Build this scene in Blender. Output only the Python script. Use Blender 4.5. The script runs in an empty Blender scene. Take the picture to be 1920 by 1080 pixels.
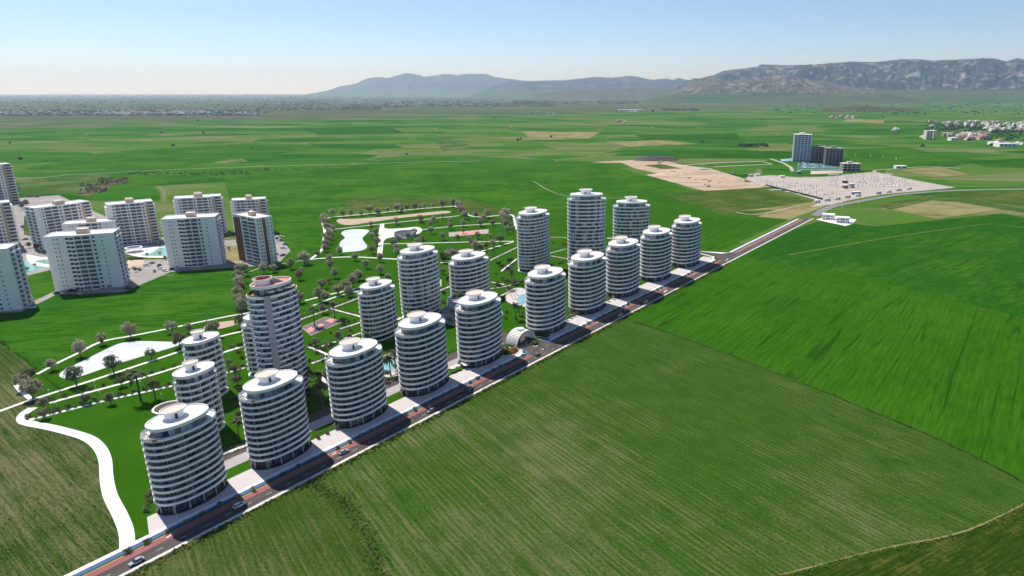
import bpy, math, random
from mathutils import Vector, noise, Matrix
R = math.radians
rnd = random.Random(7)
scene = bpy.context.scene
COL = scene.collection

# ------------------------------------------------------------------ camera, sky, sun, exposure
CAM_H = 170.0; FOC = 1240.0; PPX, PPY, HORIZON = 1100.0, 540.0, 173.0
PITCH = math.atan((PPY - HORIZON) / FOC)
CP, SP = math.cos(PITCH), math.sin(PITCH)
cam = bpy.data.cameras.new('camera'); camo = bpy.data.objects.new('camera', cam); COL.objects.link(camo)
camo.location = (0, 0, CAM_H); camo.rotation_euler = (R(90) - PITCH, 0, 0)
cam.sensor_width = 36; cam.lens = 36 * FOC / 1920; cam.shift_x = (960 - PPX) / 1920
cam.clip_start = 1; cam.clip_end = 200000
scene.camera = camo

SUN_EL = R(56); SUN_AZ = R(136)            # direction towards the sun, counter-clockwise from +X
world = bpy.data.worlds.new('World'); scene.world = world; world.use_nodes = True
wn = world.node_tree; wn.nodes.clear()
sky = wn.nodes.new('ShaderNodeTexSky'); sky.sky_type = 'NISHITA'; sky.sun_disc = False
sky.sun_elevation = SUN_EL; sky.sun_rotation = R(90) - SUN_AZ; sky.altitude = 300
sky.air_density = 0.68; sky.dust_density = 0.0; sky.ozone_density = 4.0
bg = wn.nodes.new('ShaderNodeBackground'); bg.inputs['Strength'].default_value = 0.093
wo = wn.nodes.new('ShaderNodeOutputWorld')
wn.links.new(sky.outputs[0], bg.inputs[0]); wn.links.new(bg.outputs[0], wo.inputs[0])
sl = bpy.data.lights.new('sun', 'SUN'); sl.energy = 3.8; sl.angle = R(0.55); sl.color = (1.0, 0.95, 0.87)
so = bpy.data.objects.new('sun', sl); COL.objects.link(so)
sd = Vector((math.cos(SUN_EL) * math.cos(SUN_AZ), math.cos(SUN_EL) * math.sin(SUN_AZ), math.sin(SUN_EL)))
so.rotation_euler = (-sd).to_track_quat('-Z', 'Y').to_euler()
vs = scene.view_settings; vs.view_transform = 'Standard'; vs.look = 'None'; vs.exposure = 0.62; vs.gamma = 1.0
scene.render.engine = 'CYCLES'
scene.cycles.use_denoising = True
scene.cycles.use_adaptive_sampling = True; scene.cycles.adaptive_threshold = 0.03; scene.cycles.adaptive_min_samples = 16
scene.cycles.max_bounces = 5; scene.cycles.diffuse_bounces = 3; scene.cycles.glossy_bounces = 2
scene.cycles.transmission_bounces = 4; scene.cycles.volume_bounces = 0; scene.cycles.transparent_max_bounces = 8
scene.cycles.sample_clamp_indirect = 4.0

# ------------------------------------------------------------------ helpers
def G(x, y, z=0.0):
    """ground point surveyed from the photograph (x, y in its 1920 x 1080 frame) -> world X, Y on the plane of height z"""
    u = (x - PPX) / FOC; v = (y - PPY) / FOC
    t = (CAM_H - z) / (SP + v * CP)
    return (u * t, (CP - v * SP) * t)
def GG(pts, off=(0, 0), sc=1.0):
    return [G(off[0] + a / sc, off[1] + b / sc) for a, b in pts]
RO = (-169.0, 202.5); RA = R(55.7); RD = (math.cos(RA), math.sin(RA)); RN = (-RD[1], RD[0])
def UV(u, v): return (RO[0] + RD[0] * u + RN[0] * v, RO[1] + RD[1] * u + RN[1] * v)
ORD = 'first second third fourth fifth sixth seventh eighth ninth tenth eleventh twelfth thirteenth fourteenth fifteenth sixteenth seventeenth eighteenth nineteenth twentieth'.split()
TENS = {20: 'twenty', 30: 'thirty', 40: 'forty', 50: 'fifty', 60: 'sixty', 70: 'seventy', 80: 'eighty', 90: 'ninety'}
def ordw(i):
    if i < 20: return ORD[i]
    n = i + 1
    if n > 99: return str(n) + 'th'
    if n % 10 == 0: return TENS[n][:-1] + 'ieth'
    return TENS[n // 10 * 10] + '-' + ORD[n % 10 - 1]

class NT:
    def __init__(s, name):
        s.m = bpy.data.materials.new(name); s.m.use_nodes = True; s.t = s.m.node_tree; s.t.nodes.clear()
        s.out = s.n('ShaderNodeOutputMaterial'); s.b = s.n('ShaderNodeBsdfPrincipled'); s.l(s.b.outputs[0], s.out.inputs[0])
    def n(s, ty, **k):
        o = s.t.nodes.new(ty)
        for a, b in k.items(): setattr(o, a, b)
        return o
    def l(s, a, b): s.t.links.new(a, b)
    def put(s, sock, val):
        if hasattr(val, 'is_linked') or isinstance(val, bpy.types.NodeSocket): s.l(val, sock)
        else:
            if isinstance(val, (tuple, list)) and len(val) == 3 and sock.type == 'RGBA': val = (*val, 1)
            sock.default_value = val
    def pos(s): return s.n('ShaderNodeNewGeometry').outputs['Position']
    def objc(s): return s.n('ShaderNodeTexCoord').outputs['Object']
    def mapping(s, v, rot=0, scale=(1, 1, 1), loc=(0, 0, 0)):
        m = s.n('ShaderNodeMapping'); s.l(v, m.inputs[0]); m.inputs['Rotation'].default_value = (0, 0, rot)
        m.inputs['Scale'].default_value = scale; m.inputs['Location'].default_value = loc; return m.outputs[0]
    def noise(s, v, scale=1.0, detail=3.0, rough=0.55, dist=0.0):
        o = s.n('ShaderNodeTexNoise'); s.l(v, o.inputs['Vector']); o.inputs['Scale'].default_value = scale
        o.inputs['Detail'].default_value = detail; o.inputs['Roughness'].default_value = rough; o.inputs['Distortion'].default_value = dist
        return o.outputs['Fac']
    def vor(s, v, scale=1.0, feature='F1', out='Color', rand=1.0):
        o = s.n('ShaderNodeTexVoronoi', feature=feature); s.l(v, o.inputs['Vector']); o.inputs['Scale'].default_value = scale
        o.inputs['Randomness'].default_value = rand; return o.outputs[out]
    def math(s, op, a, b=0.0, c=None, clamp=False):
        o = s.n('ShaderNodeMath', operation=op, use_clamp=clamp); s.put(o.inputs[0], a); s.put(o.inputs[1], b)
        if c is not None: s.put(o.inputs[2], c)
        return o.outputs[0]
    def sstep(s, v, lo, hi, a=0.0, b=1.0):
        o = s.n('ShaderNodeMapRange', interpolation_type='SMOOTHSTEP'); s.put(o.inputs[0], v)
        for i, q in enumerate((lo, hi, a, b)): o.inputs[1 + i].default_value = q
        return o.outputs[0]
    def mix(s, f, a, b, mode='MIX'):
        o = s.n('ShaderNodeMix', data_type='RGBA', blend_type=mode); s.put(o.inputs[0], f); s.put(o.inputs[6], a); s.put(o.inputs[7], b)
        return o.outputs[2]
    def ramp(s, f, stops, interp='LINEAR'):
        o = s.n('ShaderNodeValToRGB'); s.put(o.inputs[0], f); e = o.color_ramp.elements; o.color_ramp.interpolation = interp
        while len(e) > 1: e.remove(e[-1])
        e[0].position = stops[0][0]; e[0].color = (*stops[0][1], 1)
        for p, c in stops[1:]: k = e.new(p); k.color = (*c, 1)
        return o.outputs[0]
    def sep(s, v):
        o = s.n('ShaderNodeSeparateXYZ'); s.l(v, o.inputs[0]); return o.outputs
    def bump(s, h, strength=0.3, dist=0.3):
        o = s.n('ShaderNodeBump'); s.put(o.inputs['Height'], h); o.inputs['Strength'].default_value = strength
        o.inputs['Distance'].default_value = dist; s.l(o.outputs[0], s.b.inputs['Normal'])
    def done(s, col, rough=0.8, spec=0.3, metal=0.0):
        s.put(s.b.inputs['Base Color'], col); s.put(s.b.inputs['Roughness'], rough)
        s.b.inputs['Specular IOR Level'].default_value = spec; s.b.inputs['Metallic'].default_value = metal; return s.m

def plain(name, col, rough=0.7, spec=0.3, var=0.12, scale=0.6, metal=0.0, fine=6.0):
    k = NT(name); p = k.pos()
    f = k.math('ADD', k.math('MULTIPLY', k.noise(p, scale, 4), 0.6), k.math('MULTIPLY', k.noise(p, scale * fine, 3), 0.4))
    lo = tuple(c * (1 - var) for c in col); hi = tuple(min(1, c * (1 + var)) for c in col)
    return k.done(k.ramp(f, [(0.3, lo), (0.7, hi)]), rough, spec, metal)

def field_mat(name, ang, dark, mid, tan, lo, hi, rowf=0.34, seed=0.0, rowc=0.22, patch=0.010, tanmix=1.0, pitch=2.6, rowamt=0.0, lines=0.0, bias=None, bumpy=0.7):
    k = NT(name); p = k.pos(); q = k.mapping(p, rot=-ang, loc=(seed, seed * 1.7, 0))
    streak = k.noise(k.mapping(q, scale=(0.010, rowf * 0.8, 1)), 1.0, 6, 0.68)
    rows = k.noise(k.mapping(q, scale=(0.05, rowf * 4.2, 1)), 1.0, 4, 0.65)
    big = k.noise(q, patch, 3, 0.55); mid2 = k.noise(q, patch * 6, 4, 0.6); speck = k.noise(p, 0.8, 5, 0.75)
    f = k.math('ADD', k.math('MULTIPLY', streak, 0.75), k.math('MULTIPLY', big, 0.75))
    f = k.math('ADD', f, k.math('MULTIPLY', rows, rowc * 2.2)); f = k.math('ADD', f, k.math('MULTIPLY', mid2, 0.25))
    f = k.math('ADD', f, k.math('MULTIPLY', k.math('SUBTRACT', speck, 0.5), 0.75)); f = k.math('ADD', f, 0.15)
    g = k.math('ADD', k.math('MULTIPLY', rows, 0.5), k.math('ADD', k.math('MULTIPLY', speck, 0.45), k.math('MULTIPLY', mid2, 0.25)))
    if rowamt:      # drilled rows
        y = k.sep(q)[1]; w = k.math('SINE', k.math('ADD', k.math('MULTIPLY', y, 6.2832 / pitch), k.math('MULTIPLY', k.noise(k.mapping(q, scale=(0.02, 0.08, 1)), 1.0, 3), 9.0)))
        w = k.math('MULTIPLY', w, k.sstep(mid2, 0.35, 0.6)); g = k.math('ADD', g, k.math('MULTIPLY', w, rowamt * 0.5)); f = k.math('ADD', f, k.math('MULTIPLY', w, rowamt * 0.55))
    if bias:        # the stand thins out towards one end of the field
        ax, ay, a0, a1, amt = bias; x = k.sep(p); d = k.math('ADD', k.math('MULTIPLY', x[0], ax), k.math('MULTIPLY', x[1], ay)); f = k.math('ADD', f, k.sstep(d, a0, a1, amt, 0.0))
    c = k.mix(k.sstep(g, 0.42, 0.80), dark, mid)
    t = k.math('MULTIPLY', k.sstep(f, lo, hi), tanmix)
    c = k.mix(t, c, tan)
    c = k.mix(k.sstep(k.noise(p, 0.5, 3, 0.8), 0.58, 0.72, 0, 0.7), c, tuple(x * 0.7 for x in dark))
    if lines:       # dark lodged lines running with the drilling
        n1 = k.noise(k.mapping(q, scale=(0.0022, 0.060, 1)), 1.0, 2, 0.5); n2 = k.noise(k.mapping(q, scale=(0.02, 0.05, 1)), 1.0, 2)
        e = k.math('MULTIPLY', k.sstep(k.math('ABSOLUTE', k.math('SUBTRACT', n1, 0.5)), 0.0, 0.022, lines, 0.0), k.sstep(n2, 0.42, 0.58))
        c = k.mix(e, c, tuple(x * 0.45 for x in dark))
    k.bump(g, bumpy, 0.9)
    return k.done(c, 1.0, 0.0)

class MB:
    def __init__(s): s.v = []; s.f = []; s.m = []
    def add(s, vs, fs, mi=0):
        o = len(s.v); s.v += [tuple(p) for p in vs]
        for q in fs: s.f.append(tuple(o + i for i in q)); s.m.append(mi)
    def box(s, x0, x1, y0, y1, z0, z1, mi=0):
        s.add([(x0, y0, z0), (x1, y0, z0), (x1, y1, z0), (x0, y1, z0), (x0, y0, z1), (x1, y0, z1), (x1, y1, z1), (x0, y1, z1)],
              [(0, 3, 2, 1), (4, 5, 6, 7), (0, 1, 5, 4), (1, 2, 6, 5), (2, 3, 7, 6), (3, 0, 4, 7)], mi)
    def prism(s, pts, z0, z1, mi=0, mtop=None, bottom=True):
        n = len(pts); s.add([(x, y, z0) for x, y in pts] + [(x, y, z1) for x, y in pts], [(i, (i + 1) % n, n + (i + 1) % n, n + i) for i in range(n)], mi)
        o = len(s.v) - 2 * n
        s.f.append(tuple(o + n + i for i in range(n))); s.m.append(mi if mtop is None else mtop)
        if bottom: s.f.append(tuple(o + n - 1 - i for i in range(n))); s.m.append(mi)
    def loft(s, loops, mis, cap0=None, cap1=None):
        n = len(loops[0]); o = len(s.v)
        for L in loops: s.v += [tuple(p) for p in L]
        for k in range(len(loops) - 1):
            a = o + k * n; b = a + n; mi = mis[k] if isinstance(mis, (list, tuple)) else mis
            for i in range(n):
                j = (i + 1) % n; s.f.append((a + i, a + j, b + j, b + i)); s.m.append(mi)
        if cap0 is not None: s.f.append(tuple(o + n - 1 - i for i in range(n))); s.m.append(cap0)
        if cap1 is not None: e = o + (len(loops) - 1) * n; s.f.append(tuple(e + i for i in range(n))); s.m.append(cap1)
    def tube(s, path, rad, n=6, mi=0, cap=True):
        loops = []
        for i, p in enumerate(path):
            p = Vector(p); d = Vector(path[min(i + 1, len(path) - 1)]) - Vector(path[max(i - 1, 0)]); d.normalize()
            a = d.orthogonal().normalized() if abs(d.z) < 0.999 else Vector((1, 0, 0)); b = d.cross(a)
            r = rad[i] if isinstance(rad, (list, tuple)) else rad
            loops.append([p + (a * math.cos(t) + b * math.sin(t)) * r for t in [2 * math.pi * k / n for k in range(n)]])
        s.loft(loops, mi, mi if cap else None, mi if cap else None)
    def mesh(s, name, mats, smooth=False):
        me = bpy.data.meshes.new(name); me.from_pydata(s.v, [], s.f)
        for m in mats: me.materials.append(m)
        if len(mats) > 1: me.polygons.foreach_set('material_index', s.m)
        if smooth: me.polygons.foreach_set('use_smooth', [True] * len(me.polygons))
        me.update(); return me

def obj(name, me, parent=None, loc=(0, 0, 0), rz=0.0, sc=None):
    o = bpy.data.objects.new(name, me); COL.objects.link(o); o.location = loc
    if rz: o.rotation_euler = (0, 0, rz)
    if sc is not None: o.scale = sc if isinstance(sc, (tuple, list)) else (sc, sc, sc)
    if parent: o.parent = parent
    return o
def tag(o, label, cat, group=None):
    o['label'] = label; o['category'] = cat
    if group: o['group'] = group
    return o
def thing(name, label, cat, loc=(0, 0, 0), rz=0.0, group=None, sc=None):
    return tag(obj(name, None, None, loc, rz, sc), label, cat, group)
def struct(o, kind='structure'): o['kind'] = kind; return o
def sheet(name, pts, z, m, kind='structure', thick=0.05):
    b = MB(); b.prism(pts, z - thick, z, 0, None, False); return struct(obj(name, b.mesh(name, [m])), kind)
def area(p): return sum(p[i][0] * p[(i + 1) % len(p)][1] - p[(i + 1) % len(p)][0] * p[i][1] for i in range(len(p))) / 2
def ccw(p): return p if area(p) > 0 else p[::-1]
def smoothline(pts, k=8, closed=False):
    out = []; n = len(pts)
    rng = range(n if closed else n - 1)
    for i in rng:
        g = (lambda j: pts[j % n]) if closed else (lambda j: pts[max(0, min(n - 1, j))])
        p0, p1, p2, p3 = g(i - 1), g(i), g(i + 1), g(i + 2)
        for t in [q / k for q in range(k)]:
            out.append(tuple(0.5 * (2 * p1[c] + (p2[c] - p0[c]) * t + (2 * p0[c] - 5 * p1[c] + 4 * p2[c] - p3[c]) * t * t + (3 * p1[c] - p0[c] - 3 * p2[c] + p3[c]) * t ** 3) for c in (0, 1)))
    if not closed: out.append(tuple(pts[-1]))
    return out
def normals(line):
    out = []
    for i in range(len(line)):
        a = line[max(0, i - 1)]; b = line[min(len(line) - 1, i + 1)]; dx, dy = b[0] - a[0], b[1] - a[1]; l = math.hypot(dx, dy) or 1
        out.append((-dy / l, dx / l))
    return out
def ribbon_pts(line, w):
    N = normals(line)
    return ccw([(p[0] + q[0] * w / 2, p[1] + q[1] * w / 2) for p, q in zip(line, N)] + [(p[0] - q[0] * w / 2, p[1] - q[1] * w / 2) for p, q in zip(line[::-1], N[::-1])])
def ribbon(name, line, w, z, m, thick=0.08):
    """a strip of quads along a line, w wide (number or one per point)"""
    N = normals(line); b = MB(); n = len(line); W = w if isinstance(w, (list, tuple)) else [w] * n
    L = []
    for p, q, ww in zip(line, N, W):
        L.append([(p[0] + q[0] * ww / 2, p[1] + q[1] * ww / 2, z - thick), (p[0] + q[0] * ww / 2, p[1] + q[1] * ww / 2, z), (p[0] - q[0] * ww / 2, p[1] - q[1] * ww / 2, z), (p[0] - q[0] * ww / 2, p[1] - q[1] * ww / 2, z - thick)])
    vs = [p for l in L for p in l]; fs = []
    for i in range(n - 1):
        for k in range(3): fs.append((i * 4 + k, i * 4 + k + 1, i * 4 + 4 + k + 1, i * 4 + 4 + k))
    b.add(vs, fs); return struct(obj(name, b.mesh(name, [m])))
def sample_line(line, step):
    out = []; acc = 0.0
    for a, b in zip(line, line[1:]):
        l = math.hypot(b[0] - a[0], b[1] - a[1]); t = acc
        while t < l:
            out.append((a[0] + (b[0] - a[0]) * t / l, a[1] + (b[1] - a[1]) * t / l, math.atan2(b[1] - a[1], b[0] - a[0]))); t += step
        acc = t - l
    return out
def pscale(y, X=0, z=0):
    """photo pixels per metre at ground point with forward distance y"""
    return FOC / (y * CP + (CAM_H - z) * SP)

# ------------------------------------------------------------------ materials
M = {}
M['white'] = plain('white_render', (0.90, 0.87, 0.85), 0.6, 0.3, 0.03, 0.3)
M['roof'] = plain('roof_membrane', (0.80, 0.79, 0.78), 0.8, 0.2, 0.06, 0.25)
M['cream'] = plain('cream_deck', (0.66, 0.55, 0.47), 0.8, 0.2, 0.06, 0.4)
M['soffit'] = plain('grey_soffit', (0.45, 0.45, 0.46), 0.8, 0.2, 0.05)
M['mullion'] = plain('mullion_grey', (0.33, 0.33, 0.35), 0.5, 0.4, 0.05)
def glass(name, col, rough=0.12, spec=0.5, var=0.35):
    k = NT(name); p = k.objc(); c = k.vor(k.mapping(p, scale=(0.45, 0.45, 0.33)), 1.0)
    f = k.sep(c)[0]
    return k.done(k.mix(f, tuple(x * (1 - var) for x in col), tuple(x * (1 + var) for x in col)), rough, spec)
M['glass'] = glass('dark_window_glass', (0.075, 0.078, 0.090))
M['glass_brown'] = glass('bronze_window_glass', (0.21, 0.17, 0.145), 0.25)
M['glass_grey'] = glass('curtained_window_glass', (0.27, 0.27, 0.29), 0.25)
M['glass_wall'] = glass('pale_wall_panel', (0.50, 0.50, 0.52), 0.5, 0.3, 0.1)
k = NT('blue_balustrade_glass'); M['balustrade'] = k.done((0.42, 0.60, 0.78), 0.08, 0.5); k.b.inputs['Transmission Weight'].default_value = 0.55; k.b.inputs['IOR'].default_value = 1.1
M['shop'] = glass('shopfront_glass', (0.05, 0.042, 0.036), 0.15, 0.5, 0.6)
M['plinth'] = plain('dark_brown_paving', (0.075, 0.062, 0.055), 0.8, 0.2, 0.15, 0.8)
M['dark'] = plain('dark_metal', (0.03, 0.03, 0.033), 0.5, 0.4, 0.1)
M['pink'] = plain('pink_deck', (0.62, 0.27, 0.25), 0.8, 0.2, 0.08, 0.6)
M['core'] = plain('core_grey', (0.42, 0.40, 0.41), 0.7, 0.2, 0.06)
M['blueglass'] = glass('blue_glass', (0.10, 0.17, 0.33), 0.12, 0.5, 0.3)
M['wood'] = plain('warm_wood', (0.36, 0.17, 0.08), 0.6, 0.3, 0.25, 1.5)
M['asphalt'] = plain('asphalt', (0.072, 0.064, 0.066), 0.9, 0.2, 0.16, 0.15, fine=14)
k = NT('worn_asphalt'); p = k.pos(); q = k.mapping(p, rot=-RA); f = k.noise(k.mapping(q, scale=(0.02, 0.9, 1)), 1.0, 4, 0.6); g = k.noise(p, 2.5, 4, 0.7); e = k.noise(k.mapping(q, scale=(0.03, 0.12, 1)), 1.0, 3)
c = k.ramp(k.math('ADD', k.math('MULTIPLY', f, 0.65), k.math('MULTIPLY', g, 0.35)), [(0.32, (0.058, 0.048, 0.046)), (0.68, (0.112, 0.094, 0.089))])
M['asphalt'] = k.done(k.mix(k.sstep(e, 0.60, 0.63, 0, 0.5), c, (0.045, 0.042, 0.044)), 0.9, 0.2)
M['service'] = plain('brown_asphalt', (0.085, 0.068, 0.060), 0.9, 0.2, 0.15, 0.2)
M['redlane'] = plain('red_lane', (0.30, 0.115, 0.108), 0.9, 0.15, 0.14, 0.15, fine=14)
M['bluelane'] = plain('blue_cycle_lane', (0.075, 0.130, 0.27), 0.9, 0.15, 0.12, 0.2, fine=12)
M['walk'] = plain('white_pavement', (0.74, 0.72, 0.70), 0.85, 0.2, 0.07, 0.2, fine=10)
M['kerbwhite'] = plain('pale_kerb', (0.62, 0.60, 0.56), 0.85, 0.2, 0.16, 0.15, fine=10)
M['yellowline'] = plain('cream_edge_line', (0.72, 0.62, 0.36), 0.8, 0.2, 0.05)
M['paint'] = plain('road_paint', (0.70, 0.70, 0.68), 0.8, 0.2, 0.15, 1.0)
def paving(name, c, sz=1.2):
    k = NT(name); p = k.mapping(k.pos(), rot=-RA)
    b = k.n('ShaderNodeTexBrick'); k.l(p, b.inputs[0]); b.inputs['Scale'].default_value = 1.0 / sz; b.inputs['Mortar Size'].default_value = 0.02
    b.inputs[1].default_value = (*[x * 1.08 for x in c], 1); b.inputs[2].default_value = (*[x * 0.90 for x in c], 1); b.inputs[3].default_value = (*[x * 0.72 for x in c], 1)
    f = k.noise(k.pos(), 0.12, 4)
    return k.done(k.mix(k.sstep(f, 0.35, 0.7, 0, 0.3), b.outputs[0], tuple(x * 0.75 for x in c)), 0.8, 0.25)
M['plaza'] = paving('plaza_paving', (0.60, 0.55, 0.54))
M['greypave'] = paving('grey_paving', (0.40, 0.37, 0.38), 1.0)
M['path'] = plain('white_path', (0.78, 0.77, 0.74), 0.9, 0.15, 0.06, 0.3, fine=8)
M['sand'] = plain('sand_court', (0.46, 0.35, 0.27), 0.95, 0.1, 0.14, 0.12, fine=10)
k = NT('lawn_grass'); p = k.pos(); f = k.math('ADD', k.math('MULTIPLY', k.noise(p, 0.035, 4), 0.5), k.math('MULTIPLY', k.noise(p, 1.1, 4, 0.7), 0.5))
k.bump(k.noise(p, 1.6, 4, 0.7), 0.4, 0.25)
M['lawn'] = k.done(k.ramp(f, [(0.32, (0.018, 0.076, 0.003)), (0.55, (0.032, 0.108, 0.004)), (0.75, (0.070, 0.158, 0.014))]), 1.0, 0.0)
k = NT('pond_water'); p = k.pos(); f = k.noise(k.mapping(p, rot=-0.35, scale=(0.05, 0.35, 1)), 1.0, 4, 0.6)
g = k.sstep(k.noise(p, 0.06, 3), 0.56, 0.70, 0, 0.55)
k.bump(k.noise(k.mapping(p, scale=(1, 1, 1)), 0.8, 3), 0.06, 0.2)
M['pond'] = k.done(k.mix(g, k.ramp(f, [(0.35, (0.60, 0.63, 0.69)), (0.6, (0.76, 0.78, 0.81))]), (0.44, 0.46, 0.34)), 0.22, 0.5)
M['pool'] = plain('pool_water', (0.24, 0.45, 0.52), 0.08, 0.6, 0.15, 0.2)
M['poolgreen'] = plain('green_pool_water', (0.25, 0.50, 0.42), 0.1, 0.6, 0.15, 0.2)
M['dirt'] = plain('bare_soil', (0.52, 0.41, 0.31), 0.95, 0.1, 0.22, 0.02, fine=9)
k = NT('graded_soil'); p = k.pos(); f = k.noise(k.mapping(p, rot=R(-10), scale=(0.012, 0.035, 1)), 1.0, 6, 0.65); g = k.noise(p, 0.12, 5, 0.7); h = k.noise(k.mapping(p, rot=R(25), scale=(0.006, 0.09, 1)), 1.0, 4, 0.6)
c = k.ramp(k.math('ADD', k.math('MULTIPLY', f, 0.6), k.math('MULTIPLY', g, 0.4)), [(0.34, (0.25, 0.185, 0.13)), (0.50, (0.45, 0.34, 0.25)), (0.66, (0.58, 0.47, 0.37))])
c = k.mix(k.sstep(h, 0.52, 0.60, 0, 0.45), c, (0.30, 0.235, 0.175)); M['dirt_graded'] = k.done(c, 1.0, 0.0)
M['pale_dirt'] = plain('pale_gravel', (0.42, 0.365, 0.32), 0.95, 0.1, 0.18, 0.03, fine=9)
M['concrete'] = plain('raw_concrete', (0.36, 0.32, 0.31), 0.9, 0.2, 0.15, 0.1)
M['slabwhite'] = plain('pale_foundation', (0.56, 0.53, 0.50), 0.9, 0.2, 0.12, 0.05)
M['apt'] = plain('apartment_render', (0.85, 0.82, 0.81), 0.75, 0.25, 0.06, 0.08)
M['tan'] = plain('tan_render', (0.56, 0.42, 0.26), 0.8, 0.2, 0.06, 0.1)
M['brownpanel'] = plain('brown_cladding', (0.25, 0.125, 0.065), 0.8, 0.2, 0.10, 0.1)
M['winhole'] = plain('dark_window', (0.03, 0.033, 0.042), 0.25, 0.5, 0.5, 0.05, fine=3)
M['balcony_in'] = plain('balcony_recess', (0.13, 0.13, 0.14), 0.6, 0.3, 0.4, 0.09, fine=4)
M['carwhite'] = plain('white_car_paint', (0.75, 0.75, 0.75), 0.25, 0.6, 0.02)
M['carsilver'] = plain('silver_car_paint', (0.33, 0.36, 0.42), 0.25, 0.6, 0.02)
M['carblue'] = plain('slate_car_paint', (0.16, 0.20, 0.27), 0.25, 0.6, 0.02)
M['cargreen'] = plain('grey_green_car_paint', (0.16, 0.21, 0.19), 0.25, 0.6, 0.02)
M['cardark'] = plain('black_car_paint', (0.03, 0.03, 0.035), 0.25, 0.6, 0.02)
M['carred'] = plain('red_car_paint', (0.35, 0.04, 0.04), 0.25, 0.6, 0.02)
M['tyre'] = plain('tyre_rubber', (0.02, 0.02, 0.02), 0.9, 0.1, 0.05)
M['lampglass'] = plain('lamp_lens', (0.8, 0.8, 0.75), 0.3, 0.5, 0.02)
M['steel'] = plain('pale_steel', (0.55, 0.56, 0.57), 0.45, 0.5, 0.05)
M['fabric'] = plain('white_fabric', (0.74, 0.71, 0.65), 0.9, 0.1, 0.06, 1.0)
M['terracotta'] = plain('terracotta', (0.36, 0.19, 0.14), 0.85, 0.2, 0.2, 0.02)
M['bark'] = plain('bark', (0.13, 0.10, 0.075), 0.95, 0.1, 0.3, 3.0)
def leafmat(name, cols, tr=0.25):
    k = NT(name); r = k.n('ShaderNodeObjectInfo').outputs['Random']; f = k.noise(k.objc(), 1.1, 3, 0.6)
    f = k.math('ADD', k.math('MULTIPLY', f, 0.75), k.math('MULTIPLY', r, 0.30))
    c = k.ramp(f, [(0.30, cols[0]), (0.52, cols[1]), (0.80, cols[2])])
    k.done(c, 0.75, 0.2)
    if tr:
        t = k.n('ShaderNodeBsdfTranslucent'); k.l(c, t.inputs[0]); x = k.n('ShaderNodeMixShader'); x.inputs[0].default_value = tr
        k.l(k.b.outputs[0], x.inputs[1]); k.l(t.outputs[0], x.inputs[2]); k.l(x.outputs[0], k.out.inputs[0])
    return k.m
M['olive'] = leafmat('olive_leaves', [(0.24, 0.235, 0.145), (0.44, 0.42, 0.30), (0.58, 0.56, 0.43)], 0.6)
M['darkleaf'] = leafmat('dark_leaves', [(0.11, 0.13, 0.075), (0.21, 0.235, 0.14), (0.32, 0.335, 0.22)], 0.55)
M['greenleaf'] = leafmat('green_leaves', [(0.035, 0.065, 0.018), (0.06, 0.11, 0.03), (0.10, 0.16, 0.05)])
M['palm'] = leafmat('palm_fronds', [(0.045, 0.065, 0.03), (0.08, 0.11, 0.05), (0.15, 0.17, 0.09)])
M['hedge'] = leafmat('hedge_leaves', [(0.05, 0.062, 0.034), (0.10, 0.115, 0.065), (0.19, 0.195, 0.125)])
M['flower'] = leafmat('red_flowers', [(0.20, 0.03, 0.03), (0.34, 0.05, 0.05), (0.42, 0.12, 0.10)])
M['orange'] = leafmat('orange_flowers', [(0.40, 0.13, 0.04), (0.55, 0.24, 0.07), (0.6, 0.38, 0.12)])
M['weed'] = leafmat('roadside_weeds', [(0.022, 0.058, 0.010), (0.045, 0.105, 0.018), (0.09, 0.16, 0.03)])
M['yflower'] = leafmat('yellow_flowers', [(0.28, 0.26, 0.02), (0.40, 0.36, 0.03), (0.48, 0.44, 0.06)])
M['scrub'] = leafmat('brown_scrub', [(0.05, 0.048, 0.03), (0.085, 0.08, 0.055), (0.13, 0.12, 0.085)])
M['farleaf'] = leafmat('far_trees', [(0.022, 0.032, 0.018), (0.035, 0.048, 0.026), (0.055, 0.065, 0.036)], 0)

# ------------------------------------------------------------------ ground and fields
k = NT('plain_patchwork'); p = k.pos()
q = k.mapping(p, rot=R(-17), scale=(1 / 380.0, 1 / 170.0, 0))
w = k.n('ShaderNodeTexNoise'); k.l(k.mapping(p, scale=(0.0012, 0.0012, 0)), w.inputs['Vector']); w.inputs['Scale'].default_value = 1.0
dq = k.n('ShaderNodeVectorMath', operation='MULTIPLY_ADD'); k.l(w.outputs['Color'], dq.inputs[0]); dq.inputs[1].default_value = (0.3, 0.3, 0); k.l(q, dq.inputs[2])
cell = k.sep(k.vor(dq.outputs[0], 1.0, rand=0.85)); cell2 = k.sep(k.vor(dq.outputs[0], 2.3, rand=0.8))
edge = k.vor(dq.outputs[0], 1.0, 'DISTANCE_TO_EDGE', 'Distance', 0.85)
green = k.ramp(k.math('ADD', k.math('MULTIPLY', cell[0], 0.65), k.math('MULTIPLY', cell2[1], 0.35)),
               [(0.10, (0.014, 0.086, 0.005)), (0.36, (0.032, 0.128, 0.008)), (0.54, (0.058, 0.148, 0.014)), (0.70, (0.095, 0.155, 0.032)), (0.84, (0.135, 0.165, 0.065)), (1.0, (0.21, 0.205, 0.11))])
streak = k.noise(k.mapping(p, rot=R(-17), scale=(0.004, 0.05, 0)), 1.0, 5, 0.6)
mott = k.noise(p, 0.006, 6, 0.65)
c = k.mix(k.sstep(streak, 0.45, 0.75, 0, 0.55), green, k.mix(0.5, green, (0.085, 0.135, 0.035)))
c = k.mix(k.sstep(mott, 0.48, 0.72, 0, 0.5), c, k.mix(0.6, c, (0.010, 0.055, 0.008)))
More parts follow.
